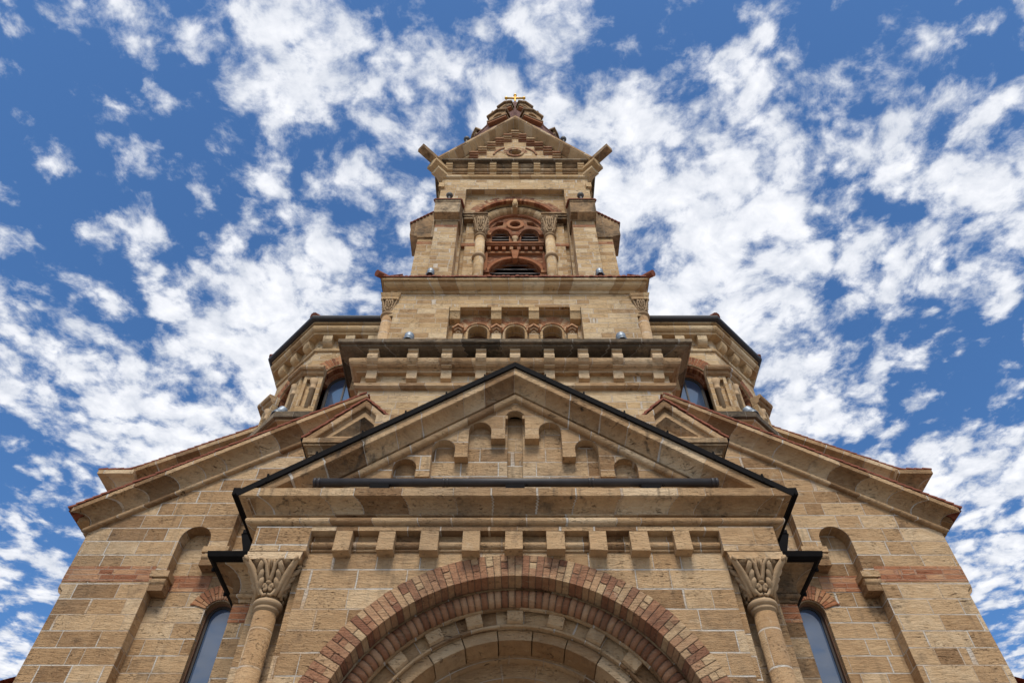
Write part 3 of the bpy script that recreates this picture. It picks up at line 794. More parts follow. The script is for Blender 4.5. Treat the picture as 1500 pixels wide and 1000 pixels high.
# ================================================================== MAIN FRONT WALL
FW, FD = 7.42, 10.5
rs = .612
ridge = 9.35 + 7.80 * rs       # underside geometry is measured from the tile line
rl = lambda x: ridge - abs(x) * rs
m = MB()
def sunk():
    pts = [(5.97, 0.02), (5.97, 8.30), (5.80, 8.30)]
    arches = [(5.52, .265, 8.95), (4.66, .265, 9.55), (3.80, .265, 10.12)]
    pts[-1] = (arches[0][0] + .265, 8.30)
    for k, (cx, r, sp) in enumerate(arches):
        pts += circ(cx, sp, r, 0, math.pi, 12)
        if k < 2:
            zb = sp - .32; nx = arches[k + 1][0] + r
            pts += [(cx - r, zb), (nx, zb)]
    pts += [(3.535, 9.0), (3.40, 9.0), (3.40, 0.02)]
    return pts
hr = sunk(); hlft = [(-x, z) for x, z in hr[::-1]]
out = [(-7.33, 0), (7.33, 0), (7.33, 7.97), (7.42, 8.06), (7.42, rl(7.42) - .44), (0, rl(0) - .44), (-7.42, rl(7.42) - .44), (-7.42, 8.06), (-7.33, 7.97)]
m.plate(out, [hr, hlft], FD, FD + .25)
for s in (-1, 1):
    m.box(*sorted((s * 7.30, s * 7.33)), FD + .25, 13.6, 0, 7.97)
    m.box(*sorted((s * 7.30, s * 7.419)), FD + .25, 13.6, 7.97, 9.12)
    # back of the sunk panels, with the lancet opening
    pn = [(3.3, 0), (6.1, 0), (6.1, 10.6), (3.3, 10.6)]
    wl = [(4.58, 2.2), (5.02, 2.2)] + circ(4.80, 7.72, .22, 0, math.pi, 14)
    if s < 0: pn = [(-x, z) for x, z in pn[::-1]]; wl = [(-x, z) for x, z in wl[::-1]]
    m.plate(pn, [wl], FD + .251, FD + .52)
fw = part(m, 'facade_wall', 'ashlar')
for s in (-1, 1):
    # impost mouldings carrying the blind arcade
    for (xa, xb, z0) in ((5.985, 5.74, 8.03), (5.285, 4.90, 8.50), (4.43, 4.03, 9.1)):
        b = MB(); a, c_ = sorted((s * (xa + .0), s * xb)); e = .03
        b.box(a - e, c_ + e, FD - .02, FD + .24, z0 + .19, z0 + .30)
        b.lathe(0, 0, [(.055, a - .012), (.055, c_ + .012)], 14); k0 = len(b.v) - 28
        b.v[k0:] = [(z_, FD + .045 + a_, z0 + .125 + b_ * 1.1) for a_, b_, z_ in b.v[k0:]]
        b.box(a, c_, FD + .02, FD + .24, z0 + .05, z0 + .191)
        b.box(a - .012, c_ + .012, FD + .01, FD + .24, z0 - .05, z0 + .051)
        part(b, 'impost_block', 'block', fw)
    b = MB(); b.sweep([(s * 7.31, 13.4), (s * 7.31, FD + .02)] if s < 0 else [(7.31, FD + .02), (7.31, 13.4)], [(-.02, 7.90), (.03, 7.915), (.09, 7.96), (.125, 8.03), (.13, 8.10), (.12, 8.125), (-.02, 8.125)], 'h')
    part(b, 'kneeler_roll', 'trim', fw)
    # brick courses
    b = MB(); x0, x1 = sorted((s * 5.965, s * 7.424)); b.box(x0, x1, FD - .005, FD + .1, 8.135, 8.42)
    x0, x1 = sorted((s * 5.10, s * 5.96)); b.box(x0, x1, FD + .245, FD + .3, 8.10, 8.395)
    part(b, 'brick_band', 'band', fw)
    # brick hood of the lancet
    b = MB(); b.vouss(s * 4.80, 7.72, .235, .50, FD + .232, FD + .3, R(18), R(162), 15, .010, lambda i: [0, 1] if i % 2 == 0 else [0, .45, 1], .003)
    b.box(*sorted((s * 5.03, s * 5.29)), FD + .235, FD + .3, 7.86, 7.885)
    part(b, 'window_hood', 'redbrick', fw)
    # lancet window
    wn = MB()
    wn.plate([(s * 4.80 - .235, 2.0), (s * 4.80 + .235, 2.0)] + circ(s * 4.80, 7.72, .235, 0, math.pi, 14),
             [[(s * 4.80 - .17, 2.3), (s * 4.80 + .17, 2.3)] + circ(s * 4.80, 7.72, .17, 0, math.pi, 14)], FD + .40, FD + .47)
    wf = part(wn, 'lancet_window', 'framewood')
    p_ = MB(); p_.plate([(s * 4.80 - .2, 2.1), (s * 4.80 + .2, 2.1)] + circ(s * 4.80, 7.72, .2, 0, math.pi, 14), [], FD + .43, FD + .45); part(p_, 'pane', 'glass', wf)
    p_ = MB(); p_.archring(s * 4.80, 7.72, .205, .245, FD + .34, FD + .41, n=14)
    for q in (-1, 1): p_.box(*sorted((s * 4.80 + q * .205, s * 4.80 + q * .245)), FD + .34, FD + .41, 2.1, 7.72)
    part(p_, 'frame_bead', 'wood', wf)


def tile_edge(p0, p1, down, parent, step=.13, r=.05, mat='tile', name='tile_edge', depth=.16, out=(0, -1, 0)):
    """a row of overlapping clay tiles along an edge from p0 to p1"""
    m = MB(); a, b = Vector(p0), Vector(p1); n = max(1, int((b - a).length / step)); d = (b - a) / n; du = d.normalized(); o = Vector(out)
    up = du.cross(o); up = up if up.z > 0 else -up
    for i in range(n):
        q = a + d * i; j = random.uniform(-.008, .008)
        lift = .022
        c0 = q; c1 = q + d * 1.12
        lo0, lo1 = (lift, 0) if (d.z > 0) == down else (0, lift)
        pts = [c0 + up * lo0 + o * (.02 + j), c1 + up * lo1 + o * (.02 + j), c1 + up * lo1 - o * depth, c0 + up * lo0 - o * depth]
        th = up * .035
        m.hexa([tuple(p) for p in pts] + [tuple(p + th) for p in pts])
    return part(m, name, mat, parent)


for s in (-1, 1):
    x_in, x_out = 3.05, 7.80
    pth = [(-x_out, rl(x_out)), (-x_in, rl(x_in))] if s < 0 else [(x_in, rl(x_in)), (x_out, rl(x_out))]
    PR1 = [(-.3, -.43), (.04, -.43)] + roll(.045, -.385, .042) + [(.04, -.338), (-.3, -.338)]
    PR2 = [(-.3, -.337), (.03, -.337)] + cavetto(.03, -.325, .27, -.095) + [(.30, -.09), (.30, -.01), (-.3, -.01)]
    cth = math.cos(math.atan(rs))
    def mitre(mb):      # cut the lower end at 45 degrees in plan so that it meets the eaves return
        for i_, (x, y, z) in enumerate(mb.v):
            if abs(x) > 6.9:
                xt = s * (7.42 + max(-.2, FD - y)); mb.v[i_] = (xt, y, z - (abs(xt) - abs(x)) * rs)
    m = MB(); m.sweep(pth, PR1, 'v', FD); mitre(m); rc = part(m, 'raking_cornice', 'trim')
    m = MB(); m.sweep(pth, PR2, 'v', FD); mitre(m); part(m, 'cavetto_slab', 'trim', rc)
    tile_edge((s * 7.78, FD - .29, rl(7.78)), (s * 3.05, FD - .29, rl(3.05)), True, rc, .13)
    # the moulding turns along the side wall
    pa = [(-7.42, 13.5), (-7.42, FD)] if s < 0 else [(7.42, FD), (7.42, 13.5)]
    m = MB()
    for PR in (PR1, PR2): m.sweep(pa, [(max(-.2, o_), rl(7.42 + max(-.2, o_)) + u_ / cth) for o_, u_ in PR], 'h')
    part(m, 'eaves_return', 'trim', rc)
    m = MB(); m.poly([(s * 7.80, FD - .25, rl(7.80) + .012), (s * 7.80, 13.8, rl(7.80) + .012), (s * 3.0, 13.8, rl(3.0) + .012), (s * 3.0, FD - .25, rl(3.0) + .012)], [(0, 0), (3.5, 0), (3.5, 8), (0, 8)])
    part(m, 'roof_tiles', 'roof', rc)

# the nave behind, wider, with its own gable line
ND = 14.0
nr = lambda x: 13.15 + (9.48 - abs(x)) * .53
m = MB()
m.plate([(-9.75, 0), (9.75, 0), (9.75, 12.6), (9.3, 12.75), (0, nr(0) - .4), (-9.3, 12.75), (-9.75, 12.6)], [], ND, ND + .4)
for s in (-1, 1): m.box(*sorted((s * 9.4, s * 9.75)), ND + .4, 40, 0, 12.6)
m.box(-9.75, 9.75, 40, 40.4, 0, 12.6)
nw = part(m, 'nave_wall', 'ashlar_up')
for s in (-1, 1):
    zt_ = 13.12
    pa = [(-9.75, 40), (-9.75, ND), (-9.3, ND)] if s < 0 else [(9.3, ND), (9.75, ND), (9.75, 40)]
    m = MB(); prf = [(-.1, zt_ - .66), (.03, zt_ - .66)] + roll(.04, zt_ - .60, .06) + [(.04, zt_ - .53)] + cavetto(.03, zt_ - .52, .37, zt_ - .14) + [(.42, zt_ - .13), (.42, zt_ - .02), (-.1, zt_ + .02)]
    m.sweep(pa, prf, 'h'); ec = part(m, 'eaves_cornice', 'trim')
    tile_edge((s * 10.2, ND - .39, zt_), (s * 9.42, ND - .39, zt_), True, ec, .17)
    pth = [(-9.45, nr(9.45)), (-3.0, nr(3.0))] if s < 0 else [(3.0, nr(3.0)), (9.45, nr(9.45))]
    m = MB(); m.sweep(pth, [(-.1, -.56), (.04, -.56)] + roll(.05, -.50, .05) + [(.05, -.44)] + cavetto(.04, -.43, .32, -.13) + [(.36, -.12), (.36, -.01), (-.1, -.01)], 'v', ND)
    rc = part(m, 'nave_raking_cornice', 'trim')
    tile_edge((s * 9.47, ND - .34, nr(9.47)), (s * 3.0, ND - .34, nr(3.0)), True, rc, .17)
    m = MB(); m.poly([(s * 10.16, ND - .35, zt_ + .02), (s * 10.16, 40, zt_ + .02), (s * 9.44, 40, zt_ + .06), (s * 9.44, ND - .35, zt_ + .06)], [(0, 0), (26, 0), (26, .8), (0, .8)])
    m.poly([(s * 9.44, ND - .30, zt_ + .06), (s * 9.44, 40, zt_ + .06), (0, 40, nr(0)), (0, ND - .30, nr(0))], [(0, 0), (26, 0), (26, 11), (0, 11)])
    part(m, 'roof_tiles', 'roof', ec)
    # low side aisle, only its eaves corner shows
    m = MB(); m.box(*sorted((s * 9.70, s * 13.0)), 13.4, 39, 0, 7.30)
    aw = part(m, 'aisle_wall', 'ashlar')
    m = MB(); m.sweep([(-13.0, 38), (-13.0, 13.4), (-9.3, 13.4)] if s < 0 else [(9.3, 13.4), (13.0, 13.4), (13.0, 38)], [(-.05, 7.15)] + cavetto(.05, 7.17, .25, 7.36) + [(.28, 7.37), (.28, 7.46), (-.05, 7.46)], 'h'); part(m, 'aisle_cornice', 'trim', aw)
    m = MB(); m.poly([(s * 9.2, 13.05, 7.50), (s * 13.3, 13.05, 7.50), (s * 12, 15.5, 8.6), (s * 9.2, 15.5, 8.6)], [(0, 0), (4, 0), (3, 3), (0, 3)])
    m.poly([(s * 13.3, 13.05, 7.50), (s * 13.3, 39, 7.50), (s * 9.7, 39, 9.3), (s * 9.7, 15.5, 9.3), (s * 12, 15.5, 8.6)])
    part(m, 'aisle_roof', 'roof', aw)

# ================================================================== LOWER TOWER
TY = 14.6
m = MB(); m.box(-3.29, 3.29, 10.38, 17.9, 8.0, 13.55); lt = part(m, 'tower_base', 'ashlar_up')
def sqpath(h): return [(-h, TY + h), (-h, TY - h), (h, TY - h), (h, TY + h)]
pb = [(-3.29, 13.0), (-3.29, 10.38), (3.29, 10.38), (3.29, 13.0)]
m = MB(); m.sweep(pb, [(-.05, 12.50), (.06, 12.54), (.10, 12.58), (.10, 12.66), (.04, 12.70), (-.05, 12.70)], 'h'); part(m, 'string_course', 'trim', lt)
m = MB()
m.sweep(pb, [(-.05, 12.98), (.10, 12.98), (.11, 13.03), (.16, 13.05)] + roll(.14, 13.21, .14, 8) + [(.12, 13.37), (.12, 13.50), (-.05, 13.50)], 'h')
lr = part(m, 'roll_cornice', 'sooty_roll')
m = MB()
pb2 = [(-3.37, 13.0), (-3.37, 10.38), (3.37, 10.38), (3.37, 13.0)]
m.sweep(pb2, [(-.12, 13.46), (.14, 13.46), (.30, 13.475), (.40, 13.505), (.41, 13.55), (-.05, 13.55)], 'h'); part(m, 'soffit_slab', 'black_trim', lr)  # blackened stone, its dark tone also deepening the shade under the coping
m = MB()
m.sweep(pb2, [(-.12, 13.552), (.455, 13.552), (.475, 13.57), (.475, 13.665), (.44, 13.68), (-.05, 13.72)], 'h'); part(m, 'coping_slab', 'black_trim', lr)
m = MB(); m.box(-3.4, 3.4, 10.3, 17.9, 13.60, 13.70); part(m, 'ledge_deck', 'dark_trim', lr)
for i in range(-4, 5):
    x = i * .735 - .0; b = MB()
    if abs(i) == 4: x = (3.06 if i > 0 else -3.06)
    hw = .112
    prof = [(10.385, 12.78), (10.27, 12.80), (10.26, 13.06), (10.16, 13.08), (10.15, 13.13), (10.10, 13.15), (10.045, 13.20), (10.025, 13.27), (10.045, 13.34), (10.08, 13.37), (10.09, 13.42), (10.04, 13.44), (10.04, 13.50), (10.385, 13.50)]
    A = [(x - hw, y_, z_) for y_, z_ in prof]; B = [(x + hw, y_, z_) for y_, z_ in prof]
    b.poly(A); b.poly(B[::-1])
    for k in range(len(prof)): k2 = (k + 1) % len(prof); b.poly([A[k], A[k2], B[k2], B[k]])
    part(b, 'corbel', 'block', lr)
for s in (-1, 1):
    for yy in (10.9, 11.6):
        b = MB(); b.box(*sorted((s * 3.285, s * 3.62)), yy - .11, yy + .11, 12.98, 13.46); part(b, 'corbel', 'block', lr)

# gabled buttress heads either side of the tower foot
for s in (-1, 1):
    cx = s * 2.84; gd = 9.62; hw = .98
    ez, az_ = 10.50, 11.47
    m = MB(); m.box(cx - .84, cx + .84, gd + .10, 10.75, 7.5, 10.35)
    bt = part(m, 'buttress_gable', 'ashlar')
    m = MB(); m.plate([(cx - .86, 10.46), (cx + .86, 10.46), (cx, az_ - .16)], [[(cx - .52, 10.60), (cx + .52, 10.60), (cx, az_ - .37)]], gd + .08, gd + .24); m.box(cx - .7, cx + .7, gd + .25, gd + .9, 10.47, 11.1)
    part(m, 'gable_field', 'block', bt)
    m = MB(); m.sweep([(cx - hw, ez - .02), (cx, az_), (cx + hw, ez - .02)], [(-.8, -.17), (.0, -.17), (.02, -.15), (.02, -.13), (.075, -.12), (.085, -.10), (.085, -.012), (-.8, -.012)], 'v', gd + .08)
    part(m, 'gable_coping', 'trim', bt)
    # the splayed sunk tympanum
    m = MB(); A = [(cx - .52, 10.60), (cx + .52, 10.60), (cx, az_ - .37)]; B = [(cx - .30, 10.66), (cx + .30, 10.66), (cx, az_ - .56)]
    for k in range(3):
        k2 = (k + 1) % 3; m.poly([(A[k][0], gd + .085, A[k][1]), (A[k2][0], gd + .085, A[k2][1]), (B[k2][0], gd + .23, B[k2][1]), (B[k][0], gd + .23, B[k][1])])
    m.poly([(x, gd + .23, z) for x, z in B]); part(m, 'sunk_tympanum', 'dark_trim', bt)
    m = MB(); m.sweep([(cx - .84, 10.75), (cx - .84, gd + .10), (cx + .84, gd + .10), (cx + .84, 10.75)], [(-.02, 10.16)] + cavetto(.02, 10.17, .11, 10.30) + [(.12, 10.325), (.06, 10.33), (.06, 10.345), (.14, 10.35), (.14, 10.46), (-.02, 10.47)], 'h')
    part(m, 'buttress_cornice', 'dark_trim', bt)
    for q in (-1, 1): tile_edge((cx + q * (hw + .02), gd - .005, ez - .03), (cx, gd - .005, az_ + .005), True, bt, .16, depth=.3)
    m = MB()
    for q in (-1, 1): m.poly([(cx + q * (hw + .02), gd, ez + .0), (cx + q * (hw + .02), 10.9, ez + .0), (cx, 10.9, az_ + .02), (cx, gd, az_ + .02)], [(0, 0), (1.3, 0), (1.3, 1.4), (0, 1.4)])
    part(m, 'roof_tiles', 'roof', bt)
    m = MB(); m.tube([(cx + s * 1.0, gd + .02, 10.48), (cx + s * 1.0, 10.4, 10.46)], .05, 8); part(m, 'gutter', 'black', bt)

# ================================================================== MIDDLE STAGE WITH THE THREE SMALL WINDOWS
SD, SH = 11.30, 3.30
m = MB()
o_ = [(-3.16, 13.6), (3.16, 13.6), (3.16, 16.3), (3.30, 16.3), (3.30, 17.6), (-3.30, 17.6), (-3.30, 16.3), (-3.16, 16.3)]
m.plate(o_, [[(-1.72, 13.62), (1.72, 13.62), (1.72, 16.68), (-1.72, 16.68)]], SD, SD + .30)
ops = [arc_open(x, 15.97, .25, 14.3) for x in (-.96, 0, .96)]
m.plate([(-1.9, 13.6), (1.9, 13.6), (1.9, 16.9), (-1.9, 16.9)], ops, SD + .301, SD + .70)
for s in (-1, 1):
    m.box(*sorted((s * 3.16, s * 3.0)), SD + .301, TY, 13.6, 17.6)
    m.box(*sorted((s * 3.30, s * 3.1)), SD + .5, TY + 3.3, 13.6, 17.6)
m.box(-3.3, 3.3, TY + 3.0, TY + 3.3, 13.6, 17.6)
ms = part(m, 'middle_stage_wall', 'ashlar_up')
for x in (-1.57, -.49, .49, 1.57):
    b = MB(); hw = .135
    b.box(x - hw, x + hw, SD + .0, SD + .30, 16.52, 16.679)
    b.hexa([(x - hw, SD + .10, 16.30), (x + hw, SD + .10, 16.30), (x + hw, SD + .30, 16.30), (x - hw, SD + .30, 16.30), (x - hw, SD + .02, 16.516), (x + hw, SD + .02, 16.516), (x + hw, SD + .30, 16.516), (x - hw, SD + .30, 16.516)])
    part(b, 'corbel', 'block_up', ms)
for x in (-.96, 0, .96):
    b = MB(); b.vouss(x, 15.97, .335, .475, SD + .262, SD + .32, R(6), R(174), 25, .006, None, .003)
    b.vouss(x, 15.97, .485, .63, SD + .27, SD + .32, R(18), R(162), 25, .006, None, .003)
    b.vouss(x, 15.97, .30, .33, SD + .23, SD + .32, R(5), R(175), 17, .006, None, .002)
    part(b, 'brick_arch', 'archbrick', ms)
    b = MB(); b.archring(x, 15.97, .25, .298, SD + .26, SD + .31, n=16)
    for q in (-1, 1): b.box(*sorted((x + q * .25, x + q * .31)), SD + .26, SD + .31, 14.2, 15.97)
    part(b, 'arch_fillet', 'trim_up', ms)
    b = MB(); b.plate(arc_open(x, 15.97, .27, 14.2), [], SD + .62, SD + .66)
    for k in range(5): b.box(x - .25 + k * .1, x - .16 + k * .1, SD + .605, SD + .63, 14.2, 16.28)
    wi = part(b, 'belfry_shutter', 'wood', ms)
for x in (-1.46, -.48, .48, 1.46):
    b = MB(); b.box(x - .12, x + .12, SD + .20, SD + .302, 14.0, 15.84); part(b, 'pier_strip', 'ashlar_up', ms)
    b = MB()
    for (h_, d_, dz) in ((.155, .05, -.04), (.12, .10, -.11), (.075, .15, -.18)):
        b.sweep([(x - h_, 15.98 + dz * .55), (x, 15.98 + dz * .55 + h_ * .95), (x + h_, 15.98 + dz * .55)], [(-.30, -.042), (-d_, -.042), (-d_, 0), (-.30, 0)], 'v', SD + .04)
    part(b, 'brick_gablet', 'archbrick', ms)
hs = 3.30
m = MB(); m.sweep(sqpath(hs), [(-.05, 17.24), (.03, 17.25), (.05, 17.29), (.05, 17.325)] + ovolo(.06, 17.335, .24, 17.485) + [(.24, 17.50), (-.05, 17.50)], 'h')
mc = part(m, 'middle_cornice', 'trim_up')
m = MB(); m.sweep(sqpath(hs), [(-.05, 17.505), (.27, 17.505), (.30, 17.52), (.30, 17.595), (-.05, 17.62)], 'h'); part(m, 'cornice_slab', 'trim_up', mc)
m = MB(); n = 58; y_ = TY - hs - .30
for i in range(n):
    x = -3.62 + 7.24 * (i + .5) / n; j = random.uniform(-.012, .012); r = 7.24 / n * .56
    a = [(x + r * math.cos(R(t)), y_ - .035 + j, 17.60 + r * .95 * math.sin(R(t))) for t in range(0, 181, 30)]
    b_ = [(p[0], y_ + .55, p[2] + .12) for p in a]
    m.poly(a)
    for k in range(len(a) - 1): m.poly([a[k], a[k + 1], b_[k + 1], b_[k]], None, True)
for s in (-1, 1):
    for i in range(n):
        yy = TY - 3.62 + 7.24 * (i + .5) / n; xx = s * (hs + .30); r = 7.24 / n * .56
        a = [(xx + s * .035, yy + r * math.cos(R(t)), 17.60 + r * .95 * math.sin(R(t))) for t in range(0, 181, 45)]
        b_ = [(xx - s * .55, p[1], p[2] + .12) for p in a]; m.poly(a)
        for k in range(len(a) - 1): m.poly([a[k], a[k + 1], b_[k + 1], b_[k]], None, True)
part(m, 'tile_edge', 'tile', mc)
m = MB()
m.poly([(-3.6, TY - 3.6, 17.63), (3.6, TY - 3.6, 17.63), (2.4, TY - 2.4, 18.3), (-2.4, TY - 2.4, 18.3)])
for s in (-1, 1): m.poly([(s * 3.6, TY - 3.6, 17.63), (s * 3.6, TY + 3.6, 17.63), (s * 2.4, TY + 2.4, 18.3), (s * 2.4, TY - 2.4, 18.3)])
part(m, 'roof_tiles', 'roof', mc)
for s in (-1, 1):
    m = MB(); m.tube([(s * 3.72, TY - 3.72, 17.64), (s * 3.45, TY - 3.45, 17.76), (s * 2.6, TY - 2.6, 18.3)], [.10, .09, .08], 10); part(m, 'hip_tile', 'tile', mc)
    # corner shafts
    m = MB(); m.lathe(s * 3.315, SD + .15, [(.165, 13.6), (.155, 16.4)], 20); c = part(m, 'corner_shaft', 'drum')
    m = MB(); m.lathe(s * 3.315, SD + .15, [(.155, 16.36)] + [(.175 + .03 * math.cos(R(t)), 16.42 + .035 * math.sin(R(t))) for t in range(-90, 91, 30)] + [(.155, 16.47)], 20); part(m, 'neck_ring', 'carved', c)
    capital(s * 3.315, SD + .15, 16.47, 16.94, .16, .215, c, 'carved', ((0, -1), (s, 0)), .62)
    m = MB(); x0, x1 = s * 3.315 - .23, s * 3.315 + .23
    m.box(x0, x1, SD - .08, SD + .4, 16.94, 17.03); m.hexa([(x0, SD - .08, 17.05), (x1, SD - .08, 17.05), (x1, SD + .4, 17.05), (x0, SD + .4, 17.05), (x0 - .04, SD - .12, 17.17), (x1 + .04, SD - .12, 17.17), (x1 + .04, SD + .4, 17.17), (x0 - .04, SD + .4, 17.17)])
    part(m, 'abacus', 'trim_up', c)

# ================================================================== BELFRY
BH = 2.62; BD = TY - BH      # front plane
def belfry_face(ang, front):
    """one face of the belfry, turned about the tower axis"""
    ca, sa = math.cos(ang), math.sin(ang)
    def M(p):
        x, y, z = p; yy = y - TY
        return (x * ca - yy * sa, TY + x * sa + yy * ca, z)
    def fin(mb, name, mat, par):
        mb.v = [M(p) for p in mb.v]; return part(mb, name, mat, par)
    m = MB()
    m.plate([(-BH + .004, 17.6), (BH - .004, 17.6), (BH - .004, 25.5), (-BH + .004, 25.5)], [[(-1.72, 17.65), (1.72, 17.65), (1.72, 24.50), (-1.72, 24.50)]], BD, BD + .25)
    zc = 22.68
    m.plate([(-1.9, 17.6), (1.9, 17.6), (1.9, 24.7), (-1.9, 24.7)], [arc_open(0, zc, 1.40, 17.7, 24)], BD + .251, BD + .45)
    for s in (-1, 1): m.box(*sorted((s * 1.05, s * 1.60)), BD + .16, BD + .30, 17.6, 22.5)
    wall = fin(m, 'belfry_wall', 'ashlar_up', church)
    m = MB(); m.vouss(0, zc, 1.50, 1.73, BD + .235, BD + .30, 0, math.pi, 46, .010, lambda i: [0, 1] if i % 2 else [0, .5, 1], .003); fin(m, 'brick_arch', 'voussoir', wall)
    m = MB(); m.vouss(0, zc, 1.37, 1.495, BD + .20, BD + .34, 0, math.pi, 56, .006, None, .004); fin(m, 'roll_moulding', 'redbrick', wall)
    m = MB(); nb = 24
    for i in range(nb):
        a0 = math.pi * i / nb + .003; a1 = math.pi * (i + 1) / nb - .003
        prof = [(1.20 + .19 * math.cos(R(t)), BD + .60 - .22 * math.sin(R(t))) for t in range(0, 181, 30)]
        for k in range(len(prof) - 1):
            (ra, ya), (rb, yb) = prof[k], prof[k + 1]
            m.poly([(r_ * math.cos(a), y_, zc + r_ * math.sin(a)) for r_, y_, a in ((ra, ya, a0), (rb, yb, a0), (rb, yb, a1), (ra, ya, a1))], None, True)
    fin(m, 'stone_roll_arch', 'block_up', wall)
    m = MB(); m.hexa([(-.07, BD + .26, zc + 1.0), (.07, BD + .26, zc + 1.0), (.08, BD + .7, zc + 1.0), (-.08, BD + .7, zc + 1.0), (-.11, BD + .24, zc + 1.42), (.11, BD + .24, zc + 1.42), (.11, BD + .7, zc + 1.42), (-.11, BD + .7, zc + 1.42)])
    m.tube([(-.02, BD + .25, zc + 1.03), (0, BD + .22, zc + 1.15), (0, BD + .22, zc + 1.38)], [.05, .07, .08], 8); fin(m, 'keystone', 'block_up', wall)
    # brick tracery
    td = BD + .62
    m = MB()
    rr = 1.10
    octo = circ(0, 23.05, .185, 0, 2 * math.pi, 20)[:-1]
    tw = [arc_open(x, 22.42, .29, 21.62, 12) for x in (-.49, .49)]
    low = arc_open(0, 20.02, .84, 17.8, 20)
    sp = [[(s * .42, 23.06), (s * .80, 22.92), (s * .62, 23.26), (s * .40, 23.30)] for s in (-1, 1)]
    m.plate([(-rr, 17.6), (rr, 17.6)] + circ(0, zc, rr, 0, math.pi, 26), [octo, low] + tw + sp, td, td + .22)
    tr = fin(m, 'brick_tracery', 'brickwall', church)
    m = MB()
    m.archring(0, 23.05, .19, .30, td - .07, td + .02, 0, 2 * math.pi, 24); 
    for x in (-.49, .49): m.archring(x, 22.42, .295, .40, td - .07, td + .02, 0, math.pi, 16)
    m.archring(0, zc, .93, 1.04, td - .08, td + .02, R(12), R(168), 24)
    m.box(-.16, .16, td - .10, td + .05, 22.28, 22.42); m.box(-.12, .12, td - .09, td + .05, 22.18, 22.275)
    for s in (-1, 1): m.box(*sorted((s * .80, s * .98)), td - .10, td + .05, 22.30, 22.42)
    fin(m, 'moulded_ring', 'redbrick', tr)
    m = MB(); m.lathe(0, td - .02, [(.10, 21.66), (.075, 21.74), (.070, 22.08), (.12, 22.18)], 14); fin(m, 'colonette', 'carved', tr)
    m = MB()
    m.box(-.96, .96, td - .26, td + .05, 21.53, 21.60); m.box(-.94, .94, td - .22, td + .05, 21.46, 21.525); m.box(-.94, .94, td - .10, td + .05, 21.18, 21.24)
    for k in range(8): x = -.84 + k * .24; m.box(x - .055, x + .055, td - .18, td + .02, 21.27, 21.455)
    m.box(-.94, .94, td - .04, td + .02, 21.245, 21.455)
    fin(m, 'dentil_band', 'redbrick', tr)
    m = MB(); m.archring(0, 20.02, .845, .94, td - .10, td + .02, n=24); m.archring(0, 20.02, .95, 1.04, td - .05, td + .02, n=24)
    for s in (-1, 1):
        m.box(*sorted((s * .845, s * .94)), td - .12, td + .02, 17.8, 19.90); m.box(*sorted((s * .80, s * 1.08)), td - .22, td + .02, 19.90, 20.02); m.box(*sorted((s * .78, s * 1.04)), td - .17, td + .02, 19.80, 19.895)
        m.box(*sorted((s * .88, s * 1.0)), td - .10, td + .02, 20.03, 21.175)
    fin(m, 'brick_arch', 'redbrick', tr)
    m = MB(); m.hexa([(-.07, td - .2, 20.72), (.07, td - .2, 20.72), (.07, td, 20.72), (-.07, td, 20.72), (-.13, td - .22, 21.17), (.13, td - .22, 21.17), (.13, td, 21.17), (-.13, td, 21.17)]); fin(m, 'keystone', 'redbrick', tr)
    # louvres behind the openings
    def slats(x0, x1, z0, z1, n_):
        q = MB()
        for k in range(n_):
            z = z0 + (z1 - z0) * k / n_; h_ = (z1 - z0) / n_
            q.hexa([(x0, td + .10, z), (x1, td + .10, z), (x1, td + .10, z + .03), (x0, td + .10, z + .03), (x0, td + .10 + .13, z + h_ * .8), (x1, td + .23, z + h_ * .8), (x1, td + .23, z + h_ * .8 + .03), (x0, td + .23, z + h_ * .8 + .03)])
        return q
    for x in (-.49, .49): fin(slats(x - .3, x + .3, 21.6, 22.8, 7), 'louvre', 'louver', tr)
    fin(slats(-.86, .86, 19.2, 20.95, 8), 'louvre', 'louver', tr)
    m = MB(); m.box(-.86, .86, td + .08, td + .12, 17.7, 20.02); fin(m, 'shutter_board', 'louver', tr)
    m = MB(); m.box(-1.3, 1.3, td + .30, td + .34, 17.6, 23.9); fin(m, 'interior_shade_board', 'dark', tr)  # flat near-black sheet, shade of the belfry inside put into its colour
    # engaged columns and impost
    for s in (-1, 1):
        x = s * 1.12; yc = BD + .12
        m = MB(); m.lathe(x, yc, [(.165, 17.6), (.155, 21.45)], 20); c = fin(m, 'belfry_column', 'ashlar_up', church)
        m = MB()
        m = MB()
        for zz in (20.25,): m.lathe(x, yc, [(.158, zz - .09)] + [(.17 + .05 * math.cos(R(t)), zz + .07 * math.sin(R(t))) for t in range(-90, 91, 30)] + [(.158, zz + .09)], 20)
        fin(m, 'shaft_ring', 'carved', c); m = MB()
        m.lathe(x, yc, [(.155, 21.38)] + [(.165 + .035 * math.cos(R(t)), 21.44 + .04 * math.sin(R(t))) for t in range(-90, 91, 30)] + [(.155, 21.5)], 20)
        fin(m, 'neck_ring', 'carved', c)
        if front: capital(x, yc, 21.48, 22.40, .16, .255, c, 'carved', ((0, -1), (1, 0), (-1, 0)), .75)
        else:
            m = MB(); m.lathe(x, yc, [(.16, 21.48), (.19, 21.9), (.30, 22.40)], 16); fin(m, 'capital', 'carved', c)
        m = MB(); a, b = sorted((s * .90, s * 1.716))
        m.box(a + .02, b - .002, BD - .02, BD + .42, 22.41, 22.52); m.box(a - .01, b - .001, BD - .06, BD + .42, 22.525, 22.62); m.box(a - .04, b, BD - .10, BD + .42, 22.625, 22.70)
        fin(m, 'impost', 'dark_trim', c)
